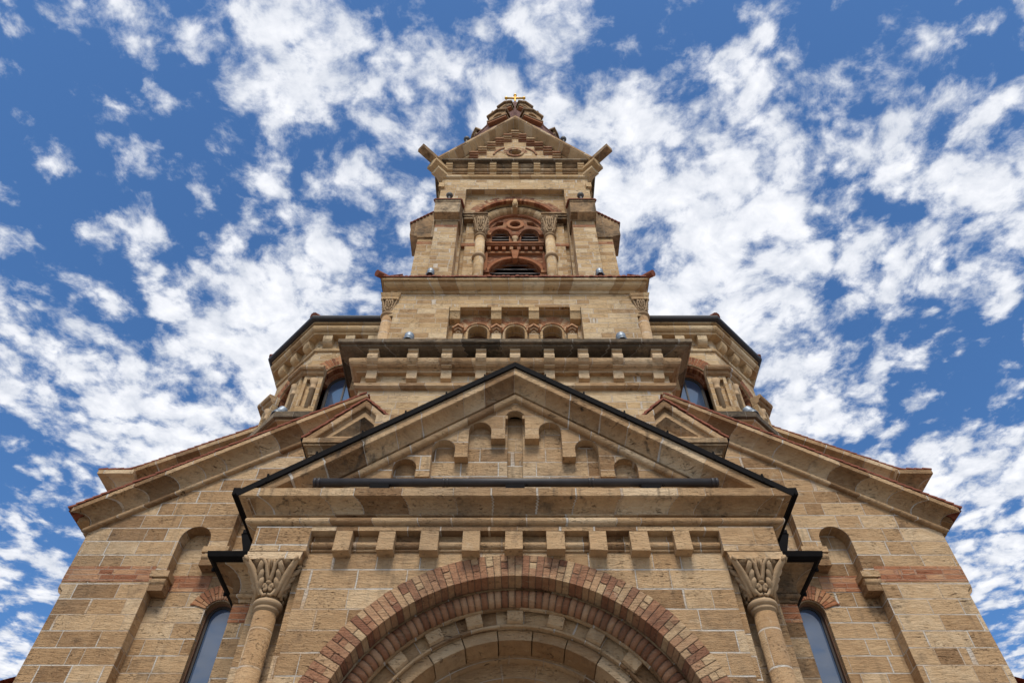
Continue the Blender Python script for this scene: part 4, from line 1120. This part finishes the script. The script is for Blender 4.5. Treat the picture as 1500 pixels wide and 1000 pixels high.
        m = MB(); a, b = sorted((s * 1.27, s * 1.718)); m.box(a, b, BD + .152, BD + .26, 21.0, 21.16); fin(m, 'brick_band', 'band', wall)
    # angle buttresses with weathered caps
    for s in (-1, 1):
        m = MB(); xa, xb = sorted((s * 1.80, s * 2.50)); f_ = TY - 3.12
        m.box(xa, xb, f_, BD + .05, 17.6, 21.62); bu = fin(m, 'belfry_buttress', 'ashlar_up', church)
        m = MB(); m.box(xa - .004, xb + .004, f_ - .004, BD, 21.05, 21.20); fin(m, 'brick_band', 'band', bu)
        m = MB(); prof = [(BD + .02, 21.40), (f_ - .02, 21.40), (f_ - .03, 21.46), (f_ - .27, 21.53), (f_ - .28, 22.12), (f_ - .31, 22.16), (f_ - .31, 22.23), (BD + .02, 23.12)]
        e = .055
        A = [(xa - e, y_, z_) for y_, z_ in prof]; B = [(xb + e, y_, z_) for y_, z_ in prof]; m.poly(A); m.poly(B[::-1])
        for k in range(len(prof)): k2 = (k + 1) % len(prof); m.poly([A[k], A[k2], B[k2], B[k]])
        fin(m, 'weathered_cap', 'dark_trim', bu)
        m = MB(); e = .08
        A = [(xa - e, f_ - .34, 22.235), (xa - e, BD + .02, 23.15), (xa - e, BD + .02, 23.19), (xa - e, f_ - .34, 22.275)]; B = [(xb + e, *p[1:]) for p in A]
        m.poly(A); m.poly(B[::-1])
        for k in range(4): k2 = (k + 1) % 4; m.poly([A[k], A[k2], B[k2], B[k]])
        for k in range(7):
            yy = f_ - .34 + .1 * k
            for xx in (xa - e, xb + e): m.ball((xx, yy + .05, 22.25 + .105 * k), .045, 6)
        fin(m, 'cap_tiles', 'tile', bu)
        m = MB(); cxb = (xa + xb) / 2
        m.ball((cxb, f_ - .16, 22.80), .115, 14); m.lathe(cxb, f_ - .16, [(.05, 22.36), (.035, 22.5), (.05, 22.70)], 10); fin(m, 'ball_finial', 'ball', bu)
    # cornice band of this face
    for i in range(-3, 4):
        x = i * .80; b = MB(); hw = .12
        prof = [(BD + .01, 25.45), (BD - .10, 25.48), (BD - .10, 25.62), (BD - .19, 25.64), (BD - .22, 25.70), (BD - .19, 25.77), (BD - .24, 25.80), (BD - .24, 25.87), (BD - .28, 25.90), (BD - .28, 26.06), (BD + .01, 26.06)]
        A = [(x - hw, y_, z_) for y_, z_ in prof]; B = [(x + hw, y_, z_) for y_, z_ in prof]; b.poly(A); b.poly(B[::-1])
        for k in range(len(prof)): k2 = (k + 1) % len(prof); b.poly([A[k], A[k2], B[k2], B[k]])
        fin(b, 'corbel', 'block_up', wall)
    # gable
    gf = TY - 3.06; gb, ga = 26.10, 29.98; gh = 2.86
    m = MB(); m.plate([(-2.60, 26.0), (2.60, 26.0), (0, 29.60)], [circ(0, 27.42, .24, 0, 2 * math.pi, 20)[:-1]], BD, BD + .3)
    gab = fin(m, 'belfry_gable', 'ashlar_up', church)
    m = MB(); m.box(-.4, .4, BD + .28, BD + .31, 27.0, 27.9); fin(m, 'interior_shade_board', 'dark', gab)  # near-black sheet standing in for shade behind the oculus
    m = MB(); m.vouss(0, 27.42, .25, .34, BD - .05, BD + .02, 0, 2 * math.pi, 22, .006, None, .002); m.vouss(0, 27.42, .35, .48, BD - .012, BD + .02, R(-5), R(185), 17, .008, lambda i: [0, 1] if i % 2 else [0, .5, 1], .002)
    m.archring(0, 27.10, .80, .86, BD - .05, BD + .02, R(10), R(60), 8); m.archring(0, 27.10, .80, .86, BD - .05, BD + .02, R(120), R(170), 8)
    fin(m, 'brick_oculus', 'voussoir', gab)
    m = MB()
    for (x, z) in ((0, 28.74), (.29, 28.40), (.60, 28.02), (.92, 27.64), (1.25, 27.22), (1.57, 26.80)):
        for s in ((-1, 1) if x else (1,)):
            q = s * x
            for dz, dd in ((0, .03), (.095, .09), (.19, .15), (.285, .20)): m.box(q - .16 + random.uniform(-.01, .01), q + .16, BD - dd, BD + .02, z + dz, z + dz + .085)
    fin(m, 'brick_dentils', 'voussoir', gab)
    rpg = [(-gh, gb + .02), (0, ga), (gh, gb + .02)]
    m = MB(); m.sweep(rpg, [(-.2, -.40), (.04, -.40), (.085, -.38), (.085, -.325), (.015, -.32), (.015, -.29), (.09, -.285), (.42, -.14), (.44, -.12), (-.2, -.12)], 'v', BD); rk_ = fin(m, 'gable_cornice', 'trim_up', gab)
    m = MB(); m.sweep(rpg, [(-.2, -.118), (.445, -.118), (.46, -.10), (.46, -.015), (.43, 0), (-.2, 0)], 'v', BD); fin(m, 'gable_coping', 'trim', gab)
    m = MB()
    for s in (-1, 1): m.poly([(s * gh, gf, gb + .03), (0, gf, ga + .01), (0, TY - .4, ga + .01), (s * gh, TY - .4, gb + .03)], [(0, 0), (0, 4.5), (3, 4.5), (3, 0)])
    fin(m, 'gable_roof', 'spire', gab)
    for s in (-1, 1):
        m = MB(); m.ball((s * 1.86, gf + .08, 27.86), .125, 14); m.lathe(s * 1.86, gf + .08, [(.06, 27.45), (.05, 27.7), (.06, 27.78)], 10); fin(m, 'ball_finial', 'ball', gab)
    return wall


faces = [belfry_face(0, True), belfry_face(math.pi / 2, False), belfry_face(-math.pi / 2, False)]
bw = faces[0]
def loopsq(h): return [(-h, TY + h), (-h, TY - h), (h, TY - h), (h, TY + h)]
m = MB(); m.sweep(loopsq(BH), [(-.03, 25.26), (.06, 25.29), (.09, 25.33), (.09, 25.42), (.03, 25.45), (-.03, 25.45)], 'h', closed=True); part(m, 'string_course', 'trim_up', bw)
m = MB(); m.sweep(loopsq(BH), [(-.03, 25.54), (.09, 25.54), (.10, 25.58)] + roll(.06, 25.74, .11, 6) + [(.06, 25.87), (.16, 25.92), (.22, 26.045), (-.03, 26.045)], 'h', closed=True); bc = part(m, 'belfry_cornice', 'dark_trim')
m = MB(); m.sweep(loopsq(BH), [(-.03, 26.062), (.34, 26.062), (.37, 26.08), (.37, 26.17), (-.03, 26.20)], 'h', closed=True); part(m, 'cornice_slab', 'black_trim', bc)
m = MB(); m.box(-2.59, 2.59, TY + 2.3, TY + 2.6, 17.6, 26); part(m, 'rear_wall', 'ashlar_up', bw)
for sx in (-1, 1):
    for sy in (-1, 1):
        d = Vector((sx, sy, 0)).normalized(); t_ = Vector((-d.y, d.x, 0)); o = Vector((sx * 2.72, TY + sy * 2.72, 0))
        def bar(r0_, r1_, hw, z0, z1, zz0, zz1):
            return [tuple(o + d * r0_ + t_ * -hw + Vector((0, 0, z0))), tuple(o + d * r1_ + t_ * -hw + Vector((0, 0, zz0))), tuple(o + d * r1_ + t_ * hw + Vector((0, 0, zz0))), tuple(o + d * r0_ + t_ * hw + Vector((0, 0, z0))),
                    tuple(o + d * r0_ + t_ * -hw + Vector((0, 0, z1))), tuple(o + d * r1_ + t_ * -hw + Vector((0, 0, zz1))), tuple(o + d * r1_ + t_ * hw + Vector((0, 0, zz1))), tuple(o + d * r0_ + t_ * hw + Vector((0, 0, z1)))]
        m = MB(); m.hexa(bar(-.5, 1.0, .15, 25.97, 26.22, 26.04, 26.26)); ga_ = part(m, 'gargoyle_spout', 'dark_trim', bc)
        m = MB()
        for (r1_, z0, z1, hw) in ((.42, 25.66, 25.93, .26), (.24, 25.40, 25.655, .19)):
            base = [o + d * -.3, o + d * r1_]
            A = [o + d * r1_ + t_ * q + Vector((0, 0, z)) for q, z in ((-hw, z0), (0, z0 - .14 + .0), (hw, z0), (hw, z1 - .12), (0, z1 + .0), (-hw, z1 - .12))]
            B = [o + d * -.35 + t_ * q + Vector((0, 0, z)) for q, z in ((-hw, z0), (0, z0 - .14), (hw, z0), (hw, z1 - .12), (0, z1), (-hw, z1 - .12))]
            m.poly([tuple(p) for p in A]); m.poly([tuple(p) for p in B][::-1])
            for k in range(6): m.poly([tuple(A[k]), tuple(A[(k + 1) % 6]), tuple(B[(k + 1) % 6]), tuple(B[k])])
        part(m, 'corner_bracket', 'block_up', bc)
        m = MB(); c_ = o + d * -.10; m.box(*sorted((sx * 2.50, sx * 2.70)), *sorted((TY + sy * 2.50, TY + sy * 2.70)), 24.55, 24.85); part(m, 'corner_block', 'block_up', bw)

# ================================================================== SPIRE
ZT, Z0_, A0_ = 39.6, 30.3, 2.418
def apo(z): return max(.05, A0_ * (ZT - z) / (ZT - Z0_))
def oct_ring(a, z, cx=0.0, cy=TY):
    r = a / math.cos(math.pi / 8)
    return [(cx + r * math.cos(math.pi / 8 + math.pi / 4 * i), cy + r * math.sin(math.pi / 8 + math.pi / 4 * i), z) for i in range(8)]
ZB = 38.9
def turned(pts):      # the spire stands with an arris to the front
    c_, s_ = math.cos(math.pi / 8), math.sin(math.pi / 8)
    return [(x * c_ - (y - TY) * s_, TY + x * s_ + (y - TY) * c_, z) for x, y, z in pts]
m = MB(); lo, hi = turned(oct_ring(A0_, Z0_)), turned(oct_ring(apo(ZB), ZB))
dr = turned(oct_ring(2.2, 26.1))
for i in range(8): j = (i + 1) % 8; m.poly([dr[i], dr[j], lo[j], lo[i]])
for i in range(8):
    j = (i + 1) % 8; L = math.dist(lo[i], lo[j]) / 2; Lh = math.dist(hi[i], hi[j]) / 2; H_ = math.dist(lo[i], hi[i])
    m.poly([lo[i], lo[j], hi[j], hi[i]], [(-L, 0), (L, 0), (Lh, H_), (-Lh, H_)])
m.poly(hi)
sp = part(m, 'spire', 'spire')
m = MB()
for i in range(8): m.tube([lo[i], hi[i]], [.06, .045], 6)
part(m, 'hip_ridge', 'spire', sp)
def lucarne(k, zb, w_, h_):
    th = math.pi / 4 * k + math.pi / 8; dv = Vector((math.cos(th), math.sin(th), 0)); tv = Vector((-dv.y, dv.x, 0)); c = Vector((0, TY, 0))
    f_ = apo(zb) + .22
    def M(p): # local x across, y outward distance, z up
        return tuple(c + dv * p[1] + tv * p[0] + Vector((0, 0, p[2])))
    m = MB(); q = MB()
    q.plate([(-w_, zb), (w_, zb), (w_, zb + h_), (0, zb + h_ + w_ * .62), (-w_, zb + h_)], [arc_open(0, zb + h_ * .55, w_ * .52, zb + .12, 8)], f_, f_ - .16)
    for s in (-1, 1): q.poly([(s * w_, f_, zb), (s * w_, f_, zb + h_), (s * w_, apo(zb + h_) - .1, zb + h_), (s * w_, apo(zb) - .1, zb)])
    q.v = [M(p) for p in q.v]; l = part(q, 'lucarne', 'block', sp)
    q = MB()
    for s in (-1, 1):
        A = [(s * (w_ + .10), f_ + .10, zb + h_ - .06), (0, f_ + .10, zb + h_ + w_ * .62 + .04), (0, apo(zb + h_ + w_) - .2, zb + h_ + w_ * .62 + .04), (s * (w_ + .10), apo(zb + h_) - .2, zb + h_ - .06)]
        B = [(p[0], p[1], p[2] + .12) for p in A]
        q.poly(A); q.poly(B[::-1])
        for i in range(4): q.poly([A[i], A[(i + 1) % 4], B[(i + 1) % 4], B[i]])
    q.v = [M(p) for p in q.v]; lr_ = q.build('lucarne_roof', 'dark_trim', church); lr_.parent = sp
    q = MB(); q.box(-w_ - .08, w_ + .08, f_ - .2, f_ + .08, zb - .13, zb - .004); q.v = [M(p) for p in q.v]; qd = q.build('lucarne_sill', 'dark_trim', church); qd.parent = sp
    q = MB(); q.box(-w_ * .7, w_ * .7, f_ - .28, f_ - .24, zb, zb + h_ + .1); q.v = [M(p) for p in q.v]; qd = q.build('louvre', 'dark', church); qd.parent = sp  # no slats: near-black sheet standing in for shade inside the lucarne
    q = MB(); q.box(-w_ - .04, w_ + .04, f_ - .3, f_ + .05, zb - .26, zb - .135); q.v = [M(p) for p in q.v]; qd = q.build('brick_sill', 'redbrick', church); qd.parent = sp
for k in range(8): lucarne(k, 32.5, .40, .48); lucarne(k, 35.5, .30, .36)
m = MB(); m.box(-.30, .30, BD + .05, BD + .9, 29.95, 30.32); m.hexa([(-.36, BD - .02, 30.325), (.36, BD - .02, 30.325), (.36, BD + .95, 30.325), (-.36, BD + .95, 30.325), (-.2, BD + .1, 30.46), (.2, BD + .1, 30.46), (.2, BD + .95, 30.46), (-.2, BD + .95, 30.46)]); part(m, 'ridge_cap', 'dark_trim', sp)
m = MB(); m.lathe(0, TY, [(.17, ZB - .05), (.19, ZB + .03), (.10, ZB + .08), (.06, ZB + .2), (.05, ZB + .25)], 14); part(m, 'spire_finial', 'dark_trim', sp)
m = MB()
m.tube([(0, TY, ZB + .1), (0, TY, ZB + 1.35)], .050, 10)
m.tube([(-.48, TY, ZB + .98), (.48, TY, ZB + .98)], .055, 10)
for p in ((-.48, TY, ZB + .98), (.48, TY, ZB + .98), (0, TY, ZB + 1.38)): m.ball(p, .095, 10)
m.ball((0, TY, ZB + .2), .10, 12)
part(m, 'cross', 'gold')

# ================================================================== OCTAGONAL STAIR TURRETS
def turret(s):
    cx, cy = s * 4.42, 14.53
    def ring(a): return [(p[0], p[1]) for p in oct_ring(a, 0, cx, cy)]
    def vpath():       # only the faces the tower leaves free
        return None
    AW = 2.16
    # walls: each face a plate with an arched window
    body = None
    m = MB(); Ms = []
    for k in range(8):
        th = math.pi / 4 * k - math.pi / 2
        dv = Vector((math.cos(th), math.sin(th), 0)); tv = Vector((-dv.y, dv.x, 0))
        if dv.x * s < -.3: continue       # inside the tower
        Ms.append((k, (lambda dv, tv: (lambda p: tuple(Vector((cx, cy, 0)) + dv * (AW - p[1]) + tv * p[0] + Vector((0, 0, p[2])))))(dv, tv)))
    e = AW * math.tan(math.pi / 8)
    zc, rw = 15.08, .45
    for k, M in Ms:
        m.plate([(-e, 11.0), (e, 11.0), (e, 16.9), (-e, 16.9)], [arc_open(0, zc, rw + .08, 13.6, 18)], 0.0, .30, M=M)
    body = part(m, 'turret_wall', 'ashlar_up')
    for k, M in Ms:
        q = MB(); q.vouss(0, zc, rw + .10, rw + .40, -.006, .05, R(2), R(178), 27, .010, lambda i: [0, 1] if i % 2 else [0, .42, 1], .003, M=M)
        q.vouss(0, zc, rw + .02, rw + .13, .05, .20, 0, math.pi, 25, .006, None, .003, M=M); part(q, 'brick_arch', 'redbrick', body)
        q = MB(); q.archring(0, zc, rw - .02, rw + .09, .20, .42, n=18, M=M); part(q, 'arch_soffit', 'brickwall', body)
        q = MB(); fr = MB()
        q.plate(arc_open(0, zc, rw + .0, 13.5, 18), [], .40, .43, M=M); part(q, 'window_pane', 'glass', body)
        fr.archring(0, zc, rw - .07, rw + .02, .35, .43, n=18, M=M)
        for (a, b) in ((-.02, .02), (-rw, -rw + .07), (rw - .07, rw)):
            fr.hexa([M(p) for p in ((a, .36, 13.6), (b, .36, 13.6), (b, .42, 13.6), (a, .42, 13.6), (a, .36, zc + (.40 if abs(a) < .1 else 0)), (b, .36, zc + (.40 if abs(a) < .1 else 0)), (b, .42, zc + (.40 if abs(a) < .1 else 0)), (a, .42, zc + (.40 if abs(a) < .1 else 0)))])
        part(fr, 'window_frame', 'framewood', body)
    # corner piers folded round the angles, each with a sunk panel and colonette
    cor = ring(AW); 
    for i in range(8):
        c = Vector(cor[i]); rad_ = (c - Vector((cx, cy))).normalized()
        if rad_.x * s < -.45: continue
        prev, nxt = Vector(cor[i - 1]), Vector(cor[(i + 1) % 8])
        d0, d1 = (prev - c).normalized(), (nxt - c).normalized()
        L = .47
        pth = [tuple(c + d0 * L), tuple(c), tuple(c + d1 * L)]
        q = MB(); q.sweep(pth, [(-.02, 13.3), (.02, 13.3), (.02, 15.02), (-.02, 15.02)], 'h'); pr_ = part(q, 'corner_pier', 'ashlar_up', body)
        q = MB()
        for a_, b_ in (((d0 * L), (d0 * (L - .10))), ((d0 * .08), Vector((0, 0)))):
            q.sweep([tuple(c + a_), tuple(c + b_)], [(.0, 13.3), (.13, 13.3), (.13, 15.02), (.0, 15.02)], 'h')
        for a_, b_ in ((Vector((0, 0)), (d1 * .08)), ((d1 * (L - .10)), (d1 * L))):
            q.sweep([tuple(c + a_), tuple(c + b_)], [(.0, 13.3), (.13, 13.3), (.13, 15.02), (.0, 15.02)], 'h')
        for dd in (d0, d1):
            pp = [c + dd * (L - .098), c + dd * .082] if dd is d0 else [c + dd * .082, c + dd * (L - .098)]
            q.sweep([tuple(p) for p in pp], [(.0, 14.90), (.128, 14.90), (.128, 15.018), (.0, 15.018)], 'h')
            q.sweep([tuple(p) for p in pp], [(.0, 13.3), (.128, 13.3), (.128, 13.95), (.0, 13.95)], 'h')
        q2 = q.build('pier_frame', 'ashlar_up', church); q2.parent = body
        for dd, nn in ((d0, None), (d1, None)):
            mid = c + dd * .27; nrm = Vector((dd.y, -dd.x)); nrm = nrm if nrm.dot(rad_) > 0 else -nrm; mid = mid + nrm * .075
            q = MB(); q.lathe(mid.x, mid.y, [(.075, 13.9), (.07, 14.55), (.09, 14.56), (.095, 14.60), (.09, 14.63), (.07, 14.64), (.085, 14.75), (.13, 14.90)], 12); part(q, 'colonette', 'carved', body)
        q = MB(); q.sweep(pth, [(-.02, 15.025), (.13, 15.025), (.19, 15.06), (.21, 15.11), (.21, 15.14), (.26, 15.15), (.29, 15.20), (.29, 15.27), (-.02, 15.32)], 'h'); part(q, 'pier_cap', 'trim', body)
    # cornice
    r_ = ring(AW); order = [r_[i] for i in range(8)]
    # oct_ring runs counter-clockwise: outward is to the right of travel
    m = MB(); m.sweep(order, [(-.05, 16.10), (.03, 16.10), (.05, 16.13), (.05, 16.19), (-.05, 16.20)], 'h', closed=True); part(m, 'string_course', 'trim_up', body)
    m = MB(); m.sweep(order, [(-.05, 16.58), (.22, 16.58), (.235, 16.60), (.235, 16.63), (.22, 16.64)] + roll(.20, 16.785, .135, 8) + [(.23, 16.925), (.34, 16.93), (.35, 16.96), (-.05, 16.98)], 'h', closed=True); cn = part(m, 'turret_cornice', 'trim_up')
    m = MB(); m.sweep(order, [(.30, 16.965), (.40, 16.97), (.455, 17.0), (.475, 17.06), (.47, 17.10), (.44, 17.10), (.30, 17.03)], 'h', closed=True); part(m, 'gutter', 'tube', cn)
    for k, M in Ms:
        for i in (-1, 0, 1):
            x = i * .60; q = MB(); hw = .125
            prof = [(.01, 16.28)] + [(-.02 - .18 * math.sin(R(t)), 16.465 - .175 * math.cos(R(t))) for t in range(10, 91, 16)] + [(-.205, 16.575), (.01, 16.575)]
            A = [M((x - hw, y_, z_)) for y_, z_ in prof]; B = [M((x + hw, y_, z_)) for y_, z_ in prof]; q.poly(A); q.poly(B[::-1])
            for j in range(len(prof)): j2 = (j + 1) % len(prof); q.poly([A[j], A[j2], B[j2], B[j]])
            part(q, 'corbel', 'block_up', cn)
    m = MB(); a_, b_ = oct_ring(AW + .42, 17.04, cx, cy), oct_ring(.3, 18.6, cx, cy)
    for i in range(8): j = (i + 1) % 8; m.poly([a_[i], a_[j], b_[j], b_[i]], [(0, 0), (2, 0), (1.1, 2.6), (.9, 2.6)])
    part(m, 'turret_roof', 'roof', cn)
    for i in range(8):
        p = Vector(a_[i]); c = Vector((cx, cy, 18.6)); d_ = (c - p).normalized()
        if (p.x - cx) * s < -1: continue
        q = MB(); q.tube([p + d_ * .0 + Vector((0, 0, .06)), p + d_ * .3 + Vector((0, 0, .08)), p + d_ * 2.3 + Vector((0, 0, .05))], [.13, .12, .10], 10); part(q, 'hip_tile', 'tile', cn)
    # ledge below the windows
    m = MB(); lo_ = ring(2.42)
    m.sweep(lo_, [(-.4, 12.80), (.0, 12.80)] + cavetto(.0, 12.82, .20, 13.12) + [(.22, 13.14), (.22, 13.17), (-.4, 13.17)], 'h', closed=True); lg = part(m, 'turret_ledge', 'trim')
    m = MB(); m.sweep(lo_, [(-.4, 13.175), (.27, 13.175), (.29, 13.19), (.29, 13.36), (-.4, 13.46)], 'h', closed=True); part(m, 'coping_slab', 'black_trim', lg)
    m = MB(); a_, b_ = oct_ring(2.42, 12.81, cx, cy), oct_ring(2.42, 9.0, cx, cy)
    for i in range(8): j = (i + 1) % 8; m.poly([b_[i], b_[j], a_[j], a_[i]])
    part(m, 'turret_base', 'ashlar', lg)


turret(-1); turret(1)


# ================================================================== FLOODLIGHTS STANDING ON THE LEDGES
def floodlight(p, aim, r, h, label, group='grey floodlights on the church ledges'):
    d = Vector(aim).normalized(); p = Vector(p)
    o = bpy.data.objects.new('floodlight', None); col.objects.link(o); o.location = p; o['label'] = label; o['category'] = 'floodlight'; o['group'] = group; o['_o'] = tuple(p); o.empty_display_size = .2
    c = p + Vector((0, 0, .10)) + d * (h * .35)
    m = MB(); m.tube([c - d * h * .5, c - d * h * .48, c - d * h * .30, c + d * h * .42, c + d * h * .44, c + d * h * .5], [r * .96, r, r, r, r * 1.05, r * 1.05], 18); m.tube([c + d * h * .5, c + d * h * .62], [r * .22, r * .12], 8); m.build('housing', 'grey', o)
    m = MB(); m.tube([c - d * h * .500, c - d * (h * .53)], r * .9, 18); m.build('lens', 'lens', o)
    m = MB()
    for k in range(4): q = c - d * h * (.38 - .09 * k); m.tube([q, q + d * .012], r * 1.04, 18)
    m.build('cooling_fin', 'grey', o)
    m = MB(); t_ = Vector((1, 0, 0)); 
    m.tube([p + t_ * r * 1.15, p + t_ * r * 1.15 + Vector((0, 0, .10)), c + t_ * r * 1.15], .012, 6); m.tube([p - t_ * r * 1.15, p - t_ * r * 1.15 + Vector((0, 0, .10)), c - t_ * r * 1.15], .012, 6)
    m.tube([p - t_ * r * 1.2 + Vector((0, 0, .01)), p + t_ * r * 1.2 + Vector((0, 0, .01))], .014, 6); m.build('bracket', 'tube', o)
    return o


for s, side in ((-1, 'left'), (1, 'right')):
    floodlight((s * 2.32, TY - 3.55, 17.72), (0, .25, 1), .095, .30, f'grey floodlight on the red tiled ledge at the foot of the {side} belfry buttress')
    floodlight((s * 2.36, 10.05, 13.69), (0, .3, 1), .105, .28, f'grey floodlight on the blackened ledge {side} of the three small arched windows')
    floodlight((s * 5.62, 12.10, 13.42), (s * -.25, .5, 1), .12, .34, f'grey floodlight on the {side} turret ledge beside the arched window')
    floodlight((s * 2.80, TY - 2.88, 26.2), (0, .5, 1), .08, .22, f'small grey floodlight at the {side} foot of the top gable by the spout')
    floodlight((s * 7.02, 13.55, 12.98), (s * -.5, .2, 1), .12, .34, f'grey floodlight half hidden behind the {side} sloping roof edge beyond the turret ledge')

for o in bpy.data.objects:
    if '_o' in o: del o['_o']
